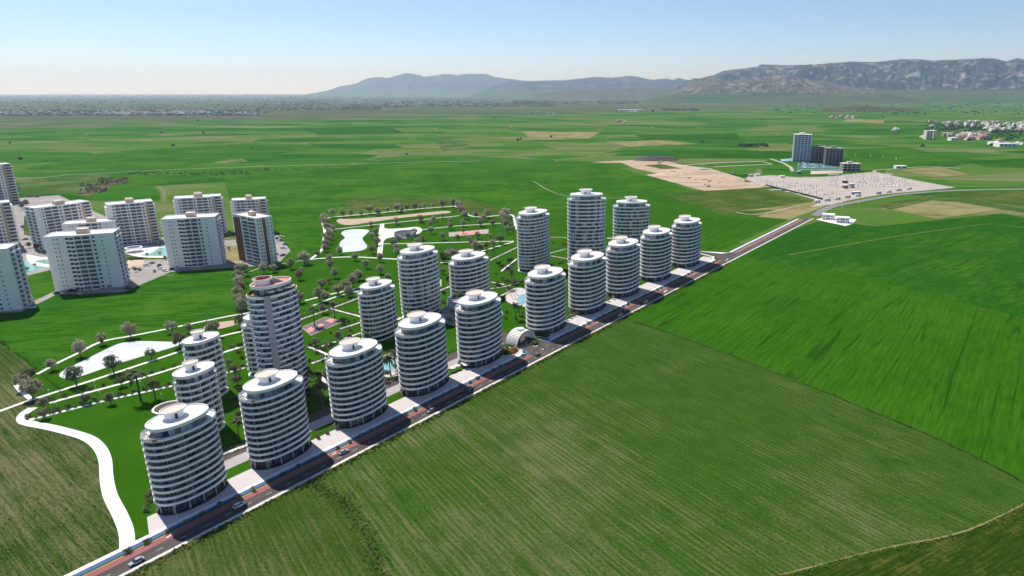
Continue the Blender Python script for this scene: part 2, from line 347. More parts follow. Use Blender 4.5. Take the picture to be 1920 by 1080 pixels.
c = k.mix(k.math('MULTIPLY', k.sstep(edge, 0.004, 0.014, 1, 0), 0.55), c, (0.22, 0.20, 0.12))
xyz = k.sep(p)
# dry scrubland: begins a few kilometres out, mostly on the west side
far = k.sstep(k.math('SUBTRACT', xyz[1], k.math('MULTIPLY', xyz[0], 0.9)), 5200, 6800)
dry = k.math('MULTIPLY', far, k.sstep(k.noise(k.mapping(p, scale=(0.00035, 0.0011, 0)), 1.0, 5, 0.6), 0.34, 0.52))
c = k.mix(k.math('MULTIPLY', dry, 0.7), c, k.ramp(k.noise(k.mapping(p, scale=(0.002, 0.006, 0)), 1.0, 5, 0.7), [(0.3, (0.050, 0.058, 0.038)), (0.55, (0.095, 0.086, 0.062)), (0.75, (0.15, 0.13, 0.10))]))
k.bump(k.noise(p, 0.5, 4), 0.3, 0.6)
M['plain'] = k.done(c, 1.0, 0.0)
b = MB(); b.add([(-45000, -3000, 0), (45000, -3000, 0), (45000, 60000, 0), (-45000, 60000, 0)], [(0, 1, 2, 3)])
struct(obj('ground', b.mesh('ground', [M['plain']])))

fm = field_mat
US = (0.5635, 0.8261)
M['f_stripe'] = fm('striped_young_crop', R(-52), (0.018, 0.066, 0.005), (0.064, 0.125, 0.016), (0.165, 0.160, 0.078), 1.25, 1.80, 0.42, 3.0, rowamt=0.10, bias=(*US, 60, 330, 0.24), bumpy=0.9)
M['f_stripe_b'] = fm('tan_striped_crop', R(-52), (0.020, 0.060, 0.006), (0.062, 0.108, 0.017), (0.150, 0.145, 0.062), 1.16, 1.72, 0.42, 11.0, rowamt=0.08, bumpy=0.9)
M['f_dense'] = fm('dense_green_crop', R(55.7), (0.018, 0.080, 0.003), (0.034, 0.118, 0.005), (0.046, 0.132, 0.007), 1.22, 1.66, 0.16, 5.0, 0.3, 0.009, lines=0.7, rowamt=0.08, pitch=4.0, bumpy=0.5)
M['f_dense2'] = fm('dark_green_crop', R(40), (0.010, 0.066, 0.004), (0.026, 0.112, 0.005), (0.055, 0.136, 0.010), 1.28, 1.70, 0.10, 9.0, 0.3, 0.008, lines=0.5, bumpy=0.35)
M['f_rough'] = fm('rough_grass', R(30), (0.012, 0.036, 0.003), (0.038, 0.075, 0.008), (0.100, 0.105, 0.022), 1.24, 1.54, 0.2, 2.0, 0.2, 0.05)
M['f_west'] = fm('west_striped_crop', R(-37), (0.016, 0.054, 0.005), (0.050, 0.096, 0.016), (0.185, 0.168, 0.090), 1.06, 1.60, 0.42, 21.0, rowamt=0.09, bumpy=0.9)
M['f_back'] = fm('smooth_green_crop', R(8), (0.012, 0.074, 0.003), (0.033, 0.128, 0.005), (0.066, 0.155, 0.012), 1.20, 1.60, 0.05, 14.0, 0.3, 0.008, lines=0.35)
M['f_meadow'] = fm('weedy_meadow', R(20), (0.022, 0.070, 0.006), (0.060, 0.118, 0.016), (0.140, 0.145, 0.045), 1.16, 1.50, 0.12, 4.0, 0.2, 0.02)
M['f_tan'] = fm('mown_tan_field', R(-10), (0.075, 0.095, 0.022), (0.150, 0.140, 0.050), (0.270, 0.235, 0.110), 1.06, 1.40, 0.10, 8.0, 0.25, 0.02)
M['f_stubble'] = fm('pale_stubble', R(15), (0.028, 0.085, 0.010), (0.065, 0.120, 0.026), (0.170, 0.190, 0.095), 1.18, 1.52, 0.08, 18.0, 0.2, 0.012)
M['f_scrub'] = fm('brown_ditch_scrub', R(15), (0.035, 0.045, 0.016), (0.085, 0.080, 0.040), (0.16, 0.135, 0.085), 1.14, 1.45, 0.1, 28.0, 0.2, 0.03)

bound = [G(*q) for q in ((1190, 602), (1308, 642), (1571, 744), (1781, 833), (1960, 922))]
sheet('field', ccw([UV(-60, -0.2), UV(346, -0.2)] + bound[:] + [G(1990, 925), G(1813, 996), G(1652, 1031), G(1464, 1079), G(1300, 1140), (-90, 120)]), 0.05, M['f_stripe'])
sheet('field', ccw([UV(-70, -2), UV(88, -2)] + [G(600, 905), G(640, 935), G(690, 1010), G(725, 1085), G(730, 1130), (-130, 150)]), 0.13, M['f_stripe_b'])
sheet('field', ccw([UV(346, -0.2), UV(545, -0.2)] + GG([(1395, 482), (1620, 520), (1950, 604), (2050, 640)]) + [G(2050, 965)] + bound[::-1]), 0.05, M['f_dense'])
sheet('field', ccw([UV(545, -0.2), UV(775, -0.2)] + GG([(1545, 412), (1640, 425), (1880, 400), (2080, 440), (2050, 640), (1950, 604), (1620, 520), (1395, 482)])), 0.05, M['f_dense2'])
sheet('field', ccw(GG([(2050, 900), (1920, 952), (1813, 999), (1652, 1035), (1464, 1083), (1300, 1150), (2100, 1250)])), 0.06, M['f_rough'])
# west side
sheet('field', ccw(GG([(-60, 600), (0, 640), (60, 690), (125, 742), (70, 760), (40, 785), (160, 825), (200, 900), (215, 950), (238, 1022), (120, 1085), (-60, 1200), (-200, 1000)])), 0.05, M['f_west'])
sheet('field', ccw(GG([(-60, 600), (0, 640), (60, 688), (120, 738), (200, 690), (460, 600), (470, 520), (450, 500), (330, 515), (235, 545), (40, 590), (-60, 560)])), 0.06, M['f_back'])
sheet('field', ccw(GG([(35, 338), (150, 328), (400, 318), (700, 308), (960, 300), (1130, 305), (1210, 330), (1310, 360), (1160, 480), (970, 470), (880, 372), (640, 372), (600, 500), (460, 510), (420, 330), (160, 362)])), 0.05, M['f_back'])
sheet('ditch', ccw(GG([(140, 366), (165, 355), (190, 344), (215, 336), (240, 333), (246, 337), (220, 345), (195, 357), (165, 368)])), 0.2, M['f_scrub'])
sheet('field', ccw(GG([(35, 338), (150, 328), (215, 325), (190, 342), (150, 362), (40, 367)])), 0.09, M['f_stubble'])
sheet('field', ccw(GG([(633, 372), (690, 369), (800, 371), (870, 372), (960, 395), (975, 440), (950, 420), (880, 400), (840, 388), (660, 395)])), 0.10, M['f_meadow'])
sheet('field', ccw(GG([(970, 470), (1160, 480), (1310, 470), (1350, 470), (1530, 388), (1430, 352), (1320, 357), (1180, 368), (1010, 400)])), 0.08, M['f_dense'])
sheet('field', ccw(GG([(1240, 365), (1320, 357), (1430, 352), (1535, 380), (1505, 400), (1420, 408), (1340, 398), (1300, 383)])), 0.13, M['f_meadow'])
sheet('field', ccw(GG([(1385, 396), (1530, 378), (1545, 388), (1480, 412), (1420, 406), (1455, 393)])), 0.17, M['f_tan'])
sheet('field', ccw(GG([(1672, 393), (1748, 376), (1800, 380), (1880, 393), (1756, 410)])), 0.16, M['f_tan'])
sheet('field', ccw(GG([(1660, 390), (1740, 370), (1830, 372), (1960, 396), (1960, 405), (1880, 393), (1756, 411)])), 0.13, M['f_stubble'])
sheet('field', ccw(GG([(1640, 385), (1780, 360), (1960, 357), (1960, 395), (1830, 371), (1740, 370), (1660, 390)])), 0.10, M['f_meadow'])
sheet('field', ccw(GG([(1690, 318), (1760, 313), (1820, 328), (1750, 332)])), 0.12, M['f_tan'])
sheet('field', ccw(GG([(1800, 302), (1930, 297), (1960, 317), (1850, 312)])), 0.12, M['f_dense2'])
sheet('field', ccw(GG([(1580, 280), (1700, 275), (1800, 300), (1730, 312), (1600, 306)])), 0.08, M['f_back'])
# far parcels that stand out of the patchwork
for i, (pts, mm) in enumerate([
    ([(815, 258), (850, 255), (885, 276), (830, 283)], 'f_stubble'), ([(1140, 266), (1240, 263), (1310, 270), (1180, 275)], 'f_tan'),
    ([(200, 285), (480, 268), (620, 275), (300, 318), (40, 318)], 'f_back'), ([(560, 240), (730, 238), (760, 250), (600, 253)], 'f_dense2'),
    ([(1270, 282), (1500, 285), (1480, 297), (1260, 297)], 'f_dense2'), ([(1190, 253), (1380, 250), (1390, 262), (1210, 262)], 'f_dense2'),
    ([(1590, 222), (1660, 226), (1655, 231), (1580, 228)], 'f_tan'), ([(980, 246), (1125, 248), (1105, 260), (990, 258)], 'f_tan')]):
    sheet('field', ccw(GG(pts)), 0.30, M[mm])

# ------------------------------------------------------------------ the boulevard
U0, U1 = -70.0, 866.0
def strip(name, v0, v1, z, m, u0=U0, u1=U1, z0=-0.05):
    b = MB(); b.prism(ccw([UV(u0, v0), UV(u1, v0), UV(u1, v1), UV(u0, v1)]), z0, z, 0, None, False)
    return struct(obj(name, b.mesh(name, [m])))
road = strip('road', 1.8, 12.75, 0.20, M['asphalt'])
strip('pavement', 0.0, 1.8, 0.33, M['kerbwhite'])
for a, c in ((U0, 249), (278, 566), (606, 850)):
    o = strip('bus_lane', 8.85, 12.5, 0.206, M['redlane'], a, c)
    o = strip('edge_line', 12.5, 12.75, 0.212, M['yellowline'], a, c)
    strip('verge', 12.75, 13.6, 0.31, M['lawn'], a, c)
    strip('cycle_lane', 13.6, 16.0, 0.29, M['bluelane'], a, c)
    strip('pavement', 16.0, 18.4, 0.33, M['walk'], a, c)
def dash(parent, u, v, L=2.6, w=0.16, rz=0.0):
    x, y = UV(u, v); o = obj('lane_marking', DASH, parent, (x, y, 0.204), RA + rz); o.scale = (L, w, 1); return o
b = MB(); b.box(-0.5, 0.5, -0.5, 0.5, 0, 0.008); DASH = b.mesh('lane_marking', [M['paint']])
u = U0 + 3
while u < U1: dash(road, u, 5.35); u += 9.0
for u in (20, 96, 158, 262, 330, 420, 500):      # bus symbols painted on the red lane
    for dv, L, w in ((0, 2.6, 0.35), (0.7, 1.4, 0.3), (-0.7, 1.4, 0.3)):
        o = dash(road, u + dv, 10.7 + dv * 0.5, L, w); o.location.z = 0.209; o.name = 'lane_symbol'
# the old road going on, curving to the right behind the white houses
cur = smoothline(GG([(1528, 405), (1556, 389), (1610, 378), (1680, 366), (1760, 359), (1840, 356), (1960, 354)]), 8)
ribbon('road', cur, 13, 0.45, plain('old_asphalt', (0.22, 0.21, 0.205), 0.9, 0.15, 0.12, 0.02), 0.2)
# plaza, green strips, inner pavement and service road behind the front towers
def uvs(name, pts, z, m, thick=0.3): return sheet(name, ccw([UV(*q) for q in pts]), z, m, 'structure', thick)
uvs('plaza', [(15.9, 18.4), (249, 18.4), (253, 21), (252, 31), (20.5, 31)], 0.36, M['plaza'])
uvs('plaza', [(281, 18.4), (566, 18.4), (572, 22), (572, 33), (283, 33), (280, 24)], 0.36, M['plaza'])
uvs('pavement', [(46, 39.5), (255, 39.5), (255, 48), (46, 48)], 0.33, M['greypave'])
uvs('service_road', [(46, 48), (262, 48), (262, 57.5), (46, 57.5)], 0.22, M['service'])
uvs('entrance_road', [(249, 12.75), (278, 12.75), (275, 20), (276, 38), (272, 57), (262, 57.5), (262, 48), (255, 47), (254, 22)], 0.215, M['service'])
uvs('side_road', [(566, 12.75), (606, 12.75), (594, 20), (592, 40), (590, 100), (583, 100), (584, 40), (578, 22)], 0.215, M['service'])
uvs('pavement', [(594.5, 22), (606, 17), (602, 20), (594, 42), (592, 100), (590.5, 100), (592.5, 40)], 0.33, M['walk'])
uvs('pavement', [(566, 18.4), (577, 22.4), (583, 40), (582, 100), (580.5, 100), (581, 41), (575, 24), (566, 20)], 0.35, M['walk'])
for (u, v) in ((258, 8.8), (262, 12.5), (267, 10.5), (256, 16), (271, 14), (263, 17.5), (268, 21), (262, 24)):
    dash(road, u, v, 2.2, 0.15).location.z = 0.222
uvs('cycle_crossing', [(249, 13.6), (253, 15), (254.5, 24), (252.5, 24), (251.5, 18), (249, 16)], 0.335, M['bluelane'])
uvs('cycle_crossing', [(278, 13.6), (275.5, 15), (274, 26), (276, 26), (277, 18), (278, 16)], 0.335, M['bluelane'])

# lawns
estate = GG([(239, 1020), (225, 965), (207, 930), (200, 890), (190, 850), (160, 826), (60, 798), (42, 784), (60, 764), (100, 752), (58, 750), (30, 728), (70, 702), (150, 660), (205, 638), (320, 614), (450, 588),
             (452, 560), (446, 505), (530, 490), (583, 486), (602, 466), (606, 430), (602, 410), (616, 409), (740, 396), (840, 387), (862, 388), (880, 403), (905, 407), (958, 403), (968, 440), (1062, 442), (1150, 446), (1230, 462), (1320, 474), (1350, 478)]) + [UV(584, 20), UV(584, 16), UV(5, 16)]
sheet('lawn', ccw(estate), 0.17, M['lawn'], thick=0.2)
# paths
def pth(pts, w, off=(0, 0), sc=1.0, z=0.24, m='path', k=6, name='path'): return ribbon(name, smoothline(GG(pts, off, sc), k), w, z, M[m], 0.12)
L2 = (0, 550)
pth([(62, 765), (44, 778), (48, 792), (100, 803), (160, 820), (185, 838), (197, 862), (200, 897), (207, 930), (226, 968), (237, 998), (239, 1030)], 5.2, z=0.25)
pth([(120, 690), (170, 745), (240, 800)], 2.6, L2, 4)
pth([(280, 608), (430, 525), (600, 443), (720, 380), (820, 350), (1000, 318), (1280, 263), (1520, 212), (1760, 165), (1920, 140)], 2.4, L2, 4)
pth([(-200, 950), (0, 885), (240, 800), (800, 620), (1370, 430), (1640, 330), (1820, 285), (1950, 250)], 2.6, L2, 4, 0.26)
P3 = pth([(370, 825), (600, 762), (1000, 655), (1300, 565), (1660, 450), (1820, 400)], 2.6, L2, 4, 0.27)
P4 = pth([(250, 860), (200, 905), (195, 950), (330, 925), (800, 805), (1320, 690), (1690, 600), (1850, 555)], 2.4, L2, 4, 0.28)
K8 = (520, 340)
pth([(370, 880), (500, 770), (525, 640), (530, 540), (510, 460), (575, 412), (760, 392), (1045, 365), (1350, 335), (1655, 305), (1920, 287), (2010, 286), (2130, 360), (2160, 385), (2280, 402), (2490, 385), (2635, 378), (2670, 450), (2680, 540)], 3.0, K8, 6)
pth([(650, 540), (1000, 500), (1350, 462), (1920, 402), (2050, 386)], 2.2, K8, 6, 0.25)
pth([(1630, 546), (2000, 505), (2515, 473)], 2.2, K8, 6, 0.25)
pth([(1185, 705), (1600, 698), (1920, 690), (2320, 680), (2660, 675)], 2.2, K8, 6, 0.26)
pth([(370, 880), (520, 866), (840, 852), (1250, 873), (1400, 880)], 3.0, K8, 6, 0.27)
pth([(1830, 918), (1920, 915), (1990, 900), (2200, 820), (2660, 680)], 2.4, K8, 6, 0.28)
pth([(1180, 485), (1165, 600), (1165, 700), (1150, 830)], 5.5, K8, 6, 0.265, 'walk')
sheet('plaza', ccw(smoothline(GG([(1163, 500), (1195, 480), (1202, 522), (1260, 536), (1400, 530), (1560, 515), (1620, 532), (1628, 555), (1590, 590), (1450, 612), (1330, 625), (1230, 645), (1185, 690), (1160, 690)], K8, 6), 5, True)), 0.275, M['walk'])
pth([(462, 512), (500, 500), (584, 486)], 0.8, z=0.24)
pth([(572, 564), (620, 552), (672, 540), (700, 528)], 2.2, z=0.25)
pth([(585, 574), (630, 557), (672, 546)], 2.0, z=0.26)
INNER = [[(562.6, 600), (619.6, 579.4), (673, 559)], [(619.6, 579.4), (648, 587), (676, 594)], [(590, 654), (643, 636.5), (678, 624)], [(637.8, 617), (676, 605)],
         [(578, 651), (614, 667.6), (584.6, 682)], [(919.5, 488.5), (970, 464)], [(940, 509), (968.8, 486)], [(919.5, 541.7), (945, 538), (972, 531)], [(931, 558.6), (966, 543)],
         [(919.5, 529), (945, 534)], [(1032.5, 480), (1066, 486)], [(1032, 475), (1062, 467)], [(970, 443), (1062, 446)], [(1138, 447), (1150, 447)], [(826, 545), (845, 537)], [(745, 600), (752, 596)],
         [(418, 852), (470, 832), (560, 790)], [(742, 655), (760, 640), (800, 615)], [(600, 700), (612, 720), (640, 735)]]
INL = []
for i, pts in enumerate(INNER):
    l = smoothline(GG(pts), 6); INL.append(l); ribbon('path', l, 2.4, 0.24 + 0.004 * i, M['path'], 0.1)
# sand, ponds, courts
sheet('sand_court', ccw(smoothline(GG([(665, 447), (700, 424), (800, 425), (1000, 415), (1200, 400), (1440, 378), (1800, 340), (1935, 337), (1935, 355), (1800, 372), (1500, 400), (1300, 425), (1100, 455), (950, 476), (870, 490), (770, 492), (700, 477)], K8, 6), 5, True)), 0.25, M['sand'])
sheet('sand_court', ccw(smoothline(GG([(1530, 255), (1620, 222), (1770, 205), (1800, 225), (1680, 262), (1560, 275)], L2, 4), 5, True)), 0.25, M['sand'])
sheet('pond', ccw(smoothline(GG([(718, 588), (760, 556), (870, 540), (980, 543), (1035, 556), (1005, 592), (960, 640), (975, 680), (1008, 722), (1003, 752), (955, 777), (870, 790), (770, 798), (728, 795), (712, 745), (698, 715), (720, 672), (760, 636)], K8, 6), 5, True)), 0.26, M['pond'])
sheet('pond', ccw(smoothline(GG([(445, 615), (480, 580), (600, 520), (800, 420), (900, 378), (1000, 363), (1100, 361), (1250, 365), (1345, 368), (1358, 380), (1300, 405), (1150, 450), (900, 525), (750, 575), (620, 620), (520, 640), (465, 635)], L2, 4), 5, True)), 0.26, M['pond'])

# ------------------------------------------------------------------ the oval towers
def oval(a, b, N=72, n=2.3, cx=0.0, cy=0.0):
    big = []
    for i in range(720):
        t = 2 * math.pi * i / 720; c, s = math.cos(t), math.sin(t)
        big.append((cx + a * math.copysign(abs(c) ** (2 / n), c), cy + b * math.copysign(abs(s) ** (2 / n), s)))
    L = [0.0]
    for i in range(720): p, q = big[i], big[(i + 1) % 720]; L.append(L[-1] + math.hypot(q[0] - p[0], q[1] - p[1]))
    out = []; j = 0
    for i in range(N):
        t = L[-1] * i / N
        while L[j + 1] < t: j += 1
        f = (t - L[j]) / (L[j + 1] - L[j]); p, q = big[j], big[(j + 1) % 720]
        out.append((p[0] + (q[0] - p[0]) * f, p[1] + (q[1] - p[1]) * f))
    return out
def up(pts, z): return [(x, y, z) for x, y in pts]
def slab_mesh(a, b, zl, zu, rim, mats):
    o = oval(a, b); i = oval(a - rim, b - rim); m = MB()
    m.loft([up(o, zl), up(o, zu), up(i, zu), up(i, 0.0)], [0, 0, 0], 2, 1); return m.mesh('floor_slab', mats)
def glazing_mesh(a, b, h, N, choose, depth=0.14):
    o = oval(a, b, N); m = MB(); c0 = [(x, y, 0) for x, y in o]; c1 = [(x, y, h) for x, y in o]; m.v += c0 + c1
    for i in range(N):
        j = (i + 1) % N; p, q = Vector(o[i]), Vector(o[j]); t = (q - p); n = Vector((t.y, -t.x)).normalized()
        wfr = 0.035; zb, zt = 0.08, h - 0.12; e = len(m.v)
        for (f, z) in ((wfr, zb), (1 - wfr, zb), (1 - wfr, zt), (wfr, zt)):
            r = p + t * f - n * depth; m.v.append((r.x, r.y, z))
        A, B, C, D = i, j, N + j, N + i
        for quad in ((A, B, e + 1, e), (B, C, e + 2, e + 1), (C, D, e + 3, e + 2), (D, A, e, e + 3)): m.f.append(quad); m.m.append(0)
        m.f.append((e, e + 1, e + 2, e + 3)); m.m.append(choose(i))
    return m.mesh('glazing', [M['mullion'], M['glass'], M['glass_brown'], M['glass_grey'], M['glass_wall']])
def drum(root, a, b, z, ca, cb, fh, side=1):
    s = 0.34; cx, cy = -0.02 * a, 0.20 * b * side; la, lb = a * s, b * 0.44; n = 2.2
    m = MB(); w0 = oval(la * 0.74, lb * 0.74, 40, n, cx, cy); w1 = oval(la * 0.76, lb * 0.76, 40, n, cx, cy)
    m.loft([up(w0, z), up(w1, z + fh * 0.86)], 0, None, 0); obj('lantern_wall', m.mesh('lantern_wall', [M['white']]), root)
    m = MB(); l0 = oval(la * 0.80, lb * 0.80, 40, n, cx, cy); l1 = oval(la, lb, 40, n, cx, cy); l2 = oval(la - 0.25, lb - 0.25, 40, n, cx, cy)
    m.loft([up(l0, z + fh * 0.80), up(l1, z + fh * 1.02), up(l1, z + fh * 1.25), up(l2, z + fh * 1.25), up(l2, z + fh * 1.12)], 0, 0, 1)
    obj('lantern_lid', m.mesh('lantern_lid', [M['white'], M['cream']]), root)
    d = oval(la * 0.745, lb * 0.745, 40, n, cx, cy)
    m = MB(); k = int(40 * 0.70); p = Vector(d[k]); q = Vector(d[k + 1]); t = (q - p).normalized(); nn = Vector((t.y, -t.x))
    c = (p + q) / 2 + nn * 0.06; e = t * 0.55; f = nn * 0.08
    P = [c - e - f, c + e - f, c + e + f, c - e + f]; m.prism([(v.x, v.y) for v in P], z + 0.05, z + 2.3)
    obj('door', m.mesh('door', [M['dark']]), root)
TOWERS = []
def tower(X, Y, a, b, th, zt, zb, nf, label, style, lean=1):
    root = thing('oval_tower', label, 'tower', (X, Y, 0), R(th), 'white oval towers of the estate')
    TOWERS.append((X, Y, a, b, th, zt, zb, style, root))
    fh = (zt - zb) / nf; zl, zu = -0.13 * fh, 0.24 * fh
    inset = {'F': 1.75, 'B': 1.6, 'T': 1.35}[style]
    rg = random.Random(int(X * 13 + Y))
    sm = slab_mesh(a, b, zl, zu, 0.22, [M['white'], M['core'], M['soffit']])
    N = max(30, int(2 * math.pi * math.sqrt((a * a + b * b) / 2) / (1.9 if style == 'T' else 2.3)))
    def chooser(seed):
        r2 = random.Random(seed)
        wts = {'F': (1, 1, 1, 2, 2, 2, 3), 'B': (1, 1, 1, 2, 3), 'T': (1, 1, 1, 4, 3)}[style]
        pick = [r2.choice(wts) for _ in range(N)]
        return lambda i: pick[i]
    gms = [glazing_mesh(a - inset, b - inset, fh + zl - 0.02, N, chooser(rg.random() * 1e6)) for _ in range(3)]
    # balcony dividers
    dm = MB(); dm.box(-0.05, 0.05, 0.75, inset - 0.06, 0.0, fh + zl - 0.01); dmesh = dm.mesh('balcony_divider', [M['core'] if style == 'F' else M['white']])
    step = {'F': 7.2, 'B': 7.0, 'T': 6.0}[style]
    oo = oval(a, b, max(10, int(2 * math.pi * math.sqrt((a * a + b * b) / 2) / step)))
    nd = len(oo); dv = []
    for i in range(nd):
        p, q, r = Vector(oo[i - 1]), Vector(oo[i]), Vector(oo[(i + 1) % nd]); t = (r - p).normalized(); dv.append((q.x, q.y, math.atan2(t.y, t.x) + math.pi))
    for kf in range(nf + 1):
        z = zb + kf * fh
        if kf == 0 and style != 'F': continue
        if kf < nf:
            obj('floor_slab', sm, root, (0, 0, z))
            obj('glazing', gms[rg.randrange(3)], root, (0, 0, z + 0.01))
            for x, y, r in dv:
                # local +y of the divider points inwards
                obj('balcony_divider', dmesh, root, (x, y, z + 0.005), r + math.pi)
    if style != 'F':
        m = MB(); o = oval(a - inset, b - inset, N); m.loft([up(o, -0.2), up(o, zb + fh)], 0, None, 0); obj('ground_storey', m.mesh('ground_storey', [M['shop']]), root)
        m = MB(); o = oval(a, b); m.loft([up(o, -0.2), up(o, zb)], 0, None, 0); obj('plinth', m.mesh('plinth', [M['white']]), root)
    else:
        o = oval(a - 2.6, b - 2.6, 34); m = MB()
        m.loft([up(o, 0.3), up(o, zb + zl)], 0); g = glazing_mesh(a - 2.6, b - 2.6, zb + zl - 0.45, 30, lambda i: rg.choice((1, 1, 1, 2)), 0.2)
        obj('shopfront', g, root, (0, 0, 0.44))
        m = MB(); o = oval(a + 0.2, b + 0.2); m.loft([up(o, 0.30), up(o, 0.46)], 0, None, 0); obj('plinth', m.mesh('plinth', [M['plinth']]), root)
        cm = MB(); cm.tube([(0, 0, 0.46), (0, 0, zb + zl)], [0.34, 0.30], 10); cme = cm.mesh('column', [M['core']])
        for x, y in oval(a - 1.1, b - 1.1, 12): obj('column', cme, root, (x, y, 0))
    # roof terrace, penthouse, canopy, lantern
    obj('terrace_slab', slab_mesh(a, b, zl, zu, 0.22, [M['white'], M['roof'], M['soffit']]), root, (0, 0, zt))
    o = oval(a - 0.03, b - 0.03); i = oval(a - 0.12, b - 0.12); m = MB(); m.loft([up(i, zt + zu + 0.004), up(o, zt + zu + 0.004), up(o, zt + zu + 0.55), up(i, zt + zu + 0.55)], 0)
    obj('glass_balustrade', m.mesh('glass_balustrade', [M['balustrade']]), root)
    ca, cb = a * 0.83, b * 0.88; ph = fh * 1.0
    if style == 'B' and lean == 2: ca, cb = a * 0.97, b * 0.95
    pm = glazing_mesh(ca * 0.90, cb * 0.88, ph, 26, lambda i: rg.choice((1, 3, 2, 4)), 0.12)
    obj('penthouse', pm, root, (0, 0, zt + 0.01))
    o = oval(ca, cb); i = oval(ca - 0.3, cb - 0.3); m = MB(); z0 = zt + ph + 0.02; z1 = z0 + fh * 0.52
    m.loft([up(oval(ca - 0.5, cb - 0.5), z0), up(o, z0 + 0.15), up(o, z1), up(i, z1), up(i, z1 - 0.45)], 0, 2, 1)
    obj('roof_canopy', m.mesh('roof_canopy', [M['white'], M['roof'], M['soffit']]), root)
    drum(root, a, b, z1 - 0.44, ca, cb, fh)
    return root
FT = [(-172.6, 252.2, 14.8, 9.2, 63, 34.6), (-149.5, 287.6, 15.5, 9.6, 63, 35.0), (-124.0, 328.4, 16.6, 10.3, 63, 35.4), (-97.8, 366.8, 17.4, 10.8, 64, 37.1), (-70.5, 409.7, 18.4, 11.4, 63, 37.3),
      (-30.3, 469.8, 19.4, 12.1, 62, 38.4), (0.7, 516.6, 20.2, 12.5, 61, 39.1), (31.9, 561.8, 20.2, 12.6, 61, 40.2), (65.9, 611.8, 20.5, 12.7, 59, 40.0), (102.1, 664.0, 20.8, 12.9, 58, 40.3)]
FL = ['white oval tower on the boulevard, the one nearest the white winding path', 'white oval tower on the boulevard in front of the pink-roofed tower'] + \
     [f'white banded oval tower, {ORD[i]} along the boulevard from the white winding path' for i in range(2, 4)] + \
     ['white oval tower on the boulevard just before the arched gate', 'white oval tower on the boulevard just past the arched gate'] + \
     [f'white banded oval tower, {ORD[i]} along the boulevard from the white winding path' for i in range(6, 9)] + ['white oval tower on the boulevard at the junction with the side road']
for q, l in zip(FT, FL): tower(*q, 5.0, 10, l, 'F')
tower(-199.6, 310.5, 10.6, 7.4, 70, 30.4, 0.8, 9, 'slim oval tower directly behind the tower nearest the winding path', 'B', 2)
tower(-220.2, 353.7, 10.6, 7.4, 70, 30.9, 0.8, 9, 'slim oval tower beside the pointed end of the long pond', 'B', 2)
tower(-203.0, 389.8, 12.9, 8.2, 68, 32.8, 0.8, 10, 'low oval tower half hidden behind the pink-roofed tower', 'B')
tower(-150.1, 452.4, 15.3, 9.5, 66, 34.3, 0.8, 10, 'oval tower standing beside the basketball court', 'B')
tower(-131.6, 501.6, 18.2, 11.3, 61, 48.0, 0.8, 14, 'tall oval tower behind the round pavilion, in front of the amphitheatre', 'T')
tower(-100.5, 547.7, 19.9, 12.4, 58, 31.8, 0.8, 9, 'low oval tower behind the round pavilion', 'B')
tower(-52.7, 644.3, 20.4, 12.7, 60, 52.9, 0.8, 16, 'tall oval tower at the edge of the tree park', 'T')
tower(-0.1, 662.1, 19.6, 11.8, 8, 67.1, 0.8, 18, 'tallest oval tower at the back of the estate', 'T')
tower(51.9, 758.1, 21.6, 13.0, 7, 44.2, 0.8, 11, 'broad oval tower, rearmost of the estate', 'T')

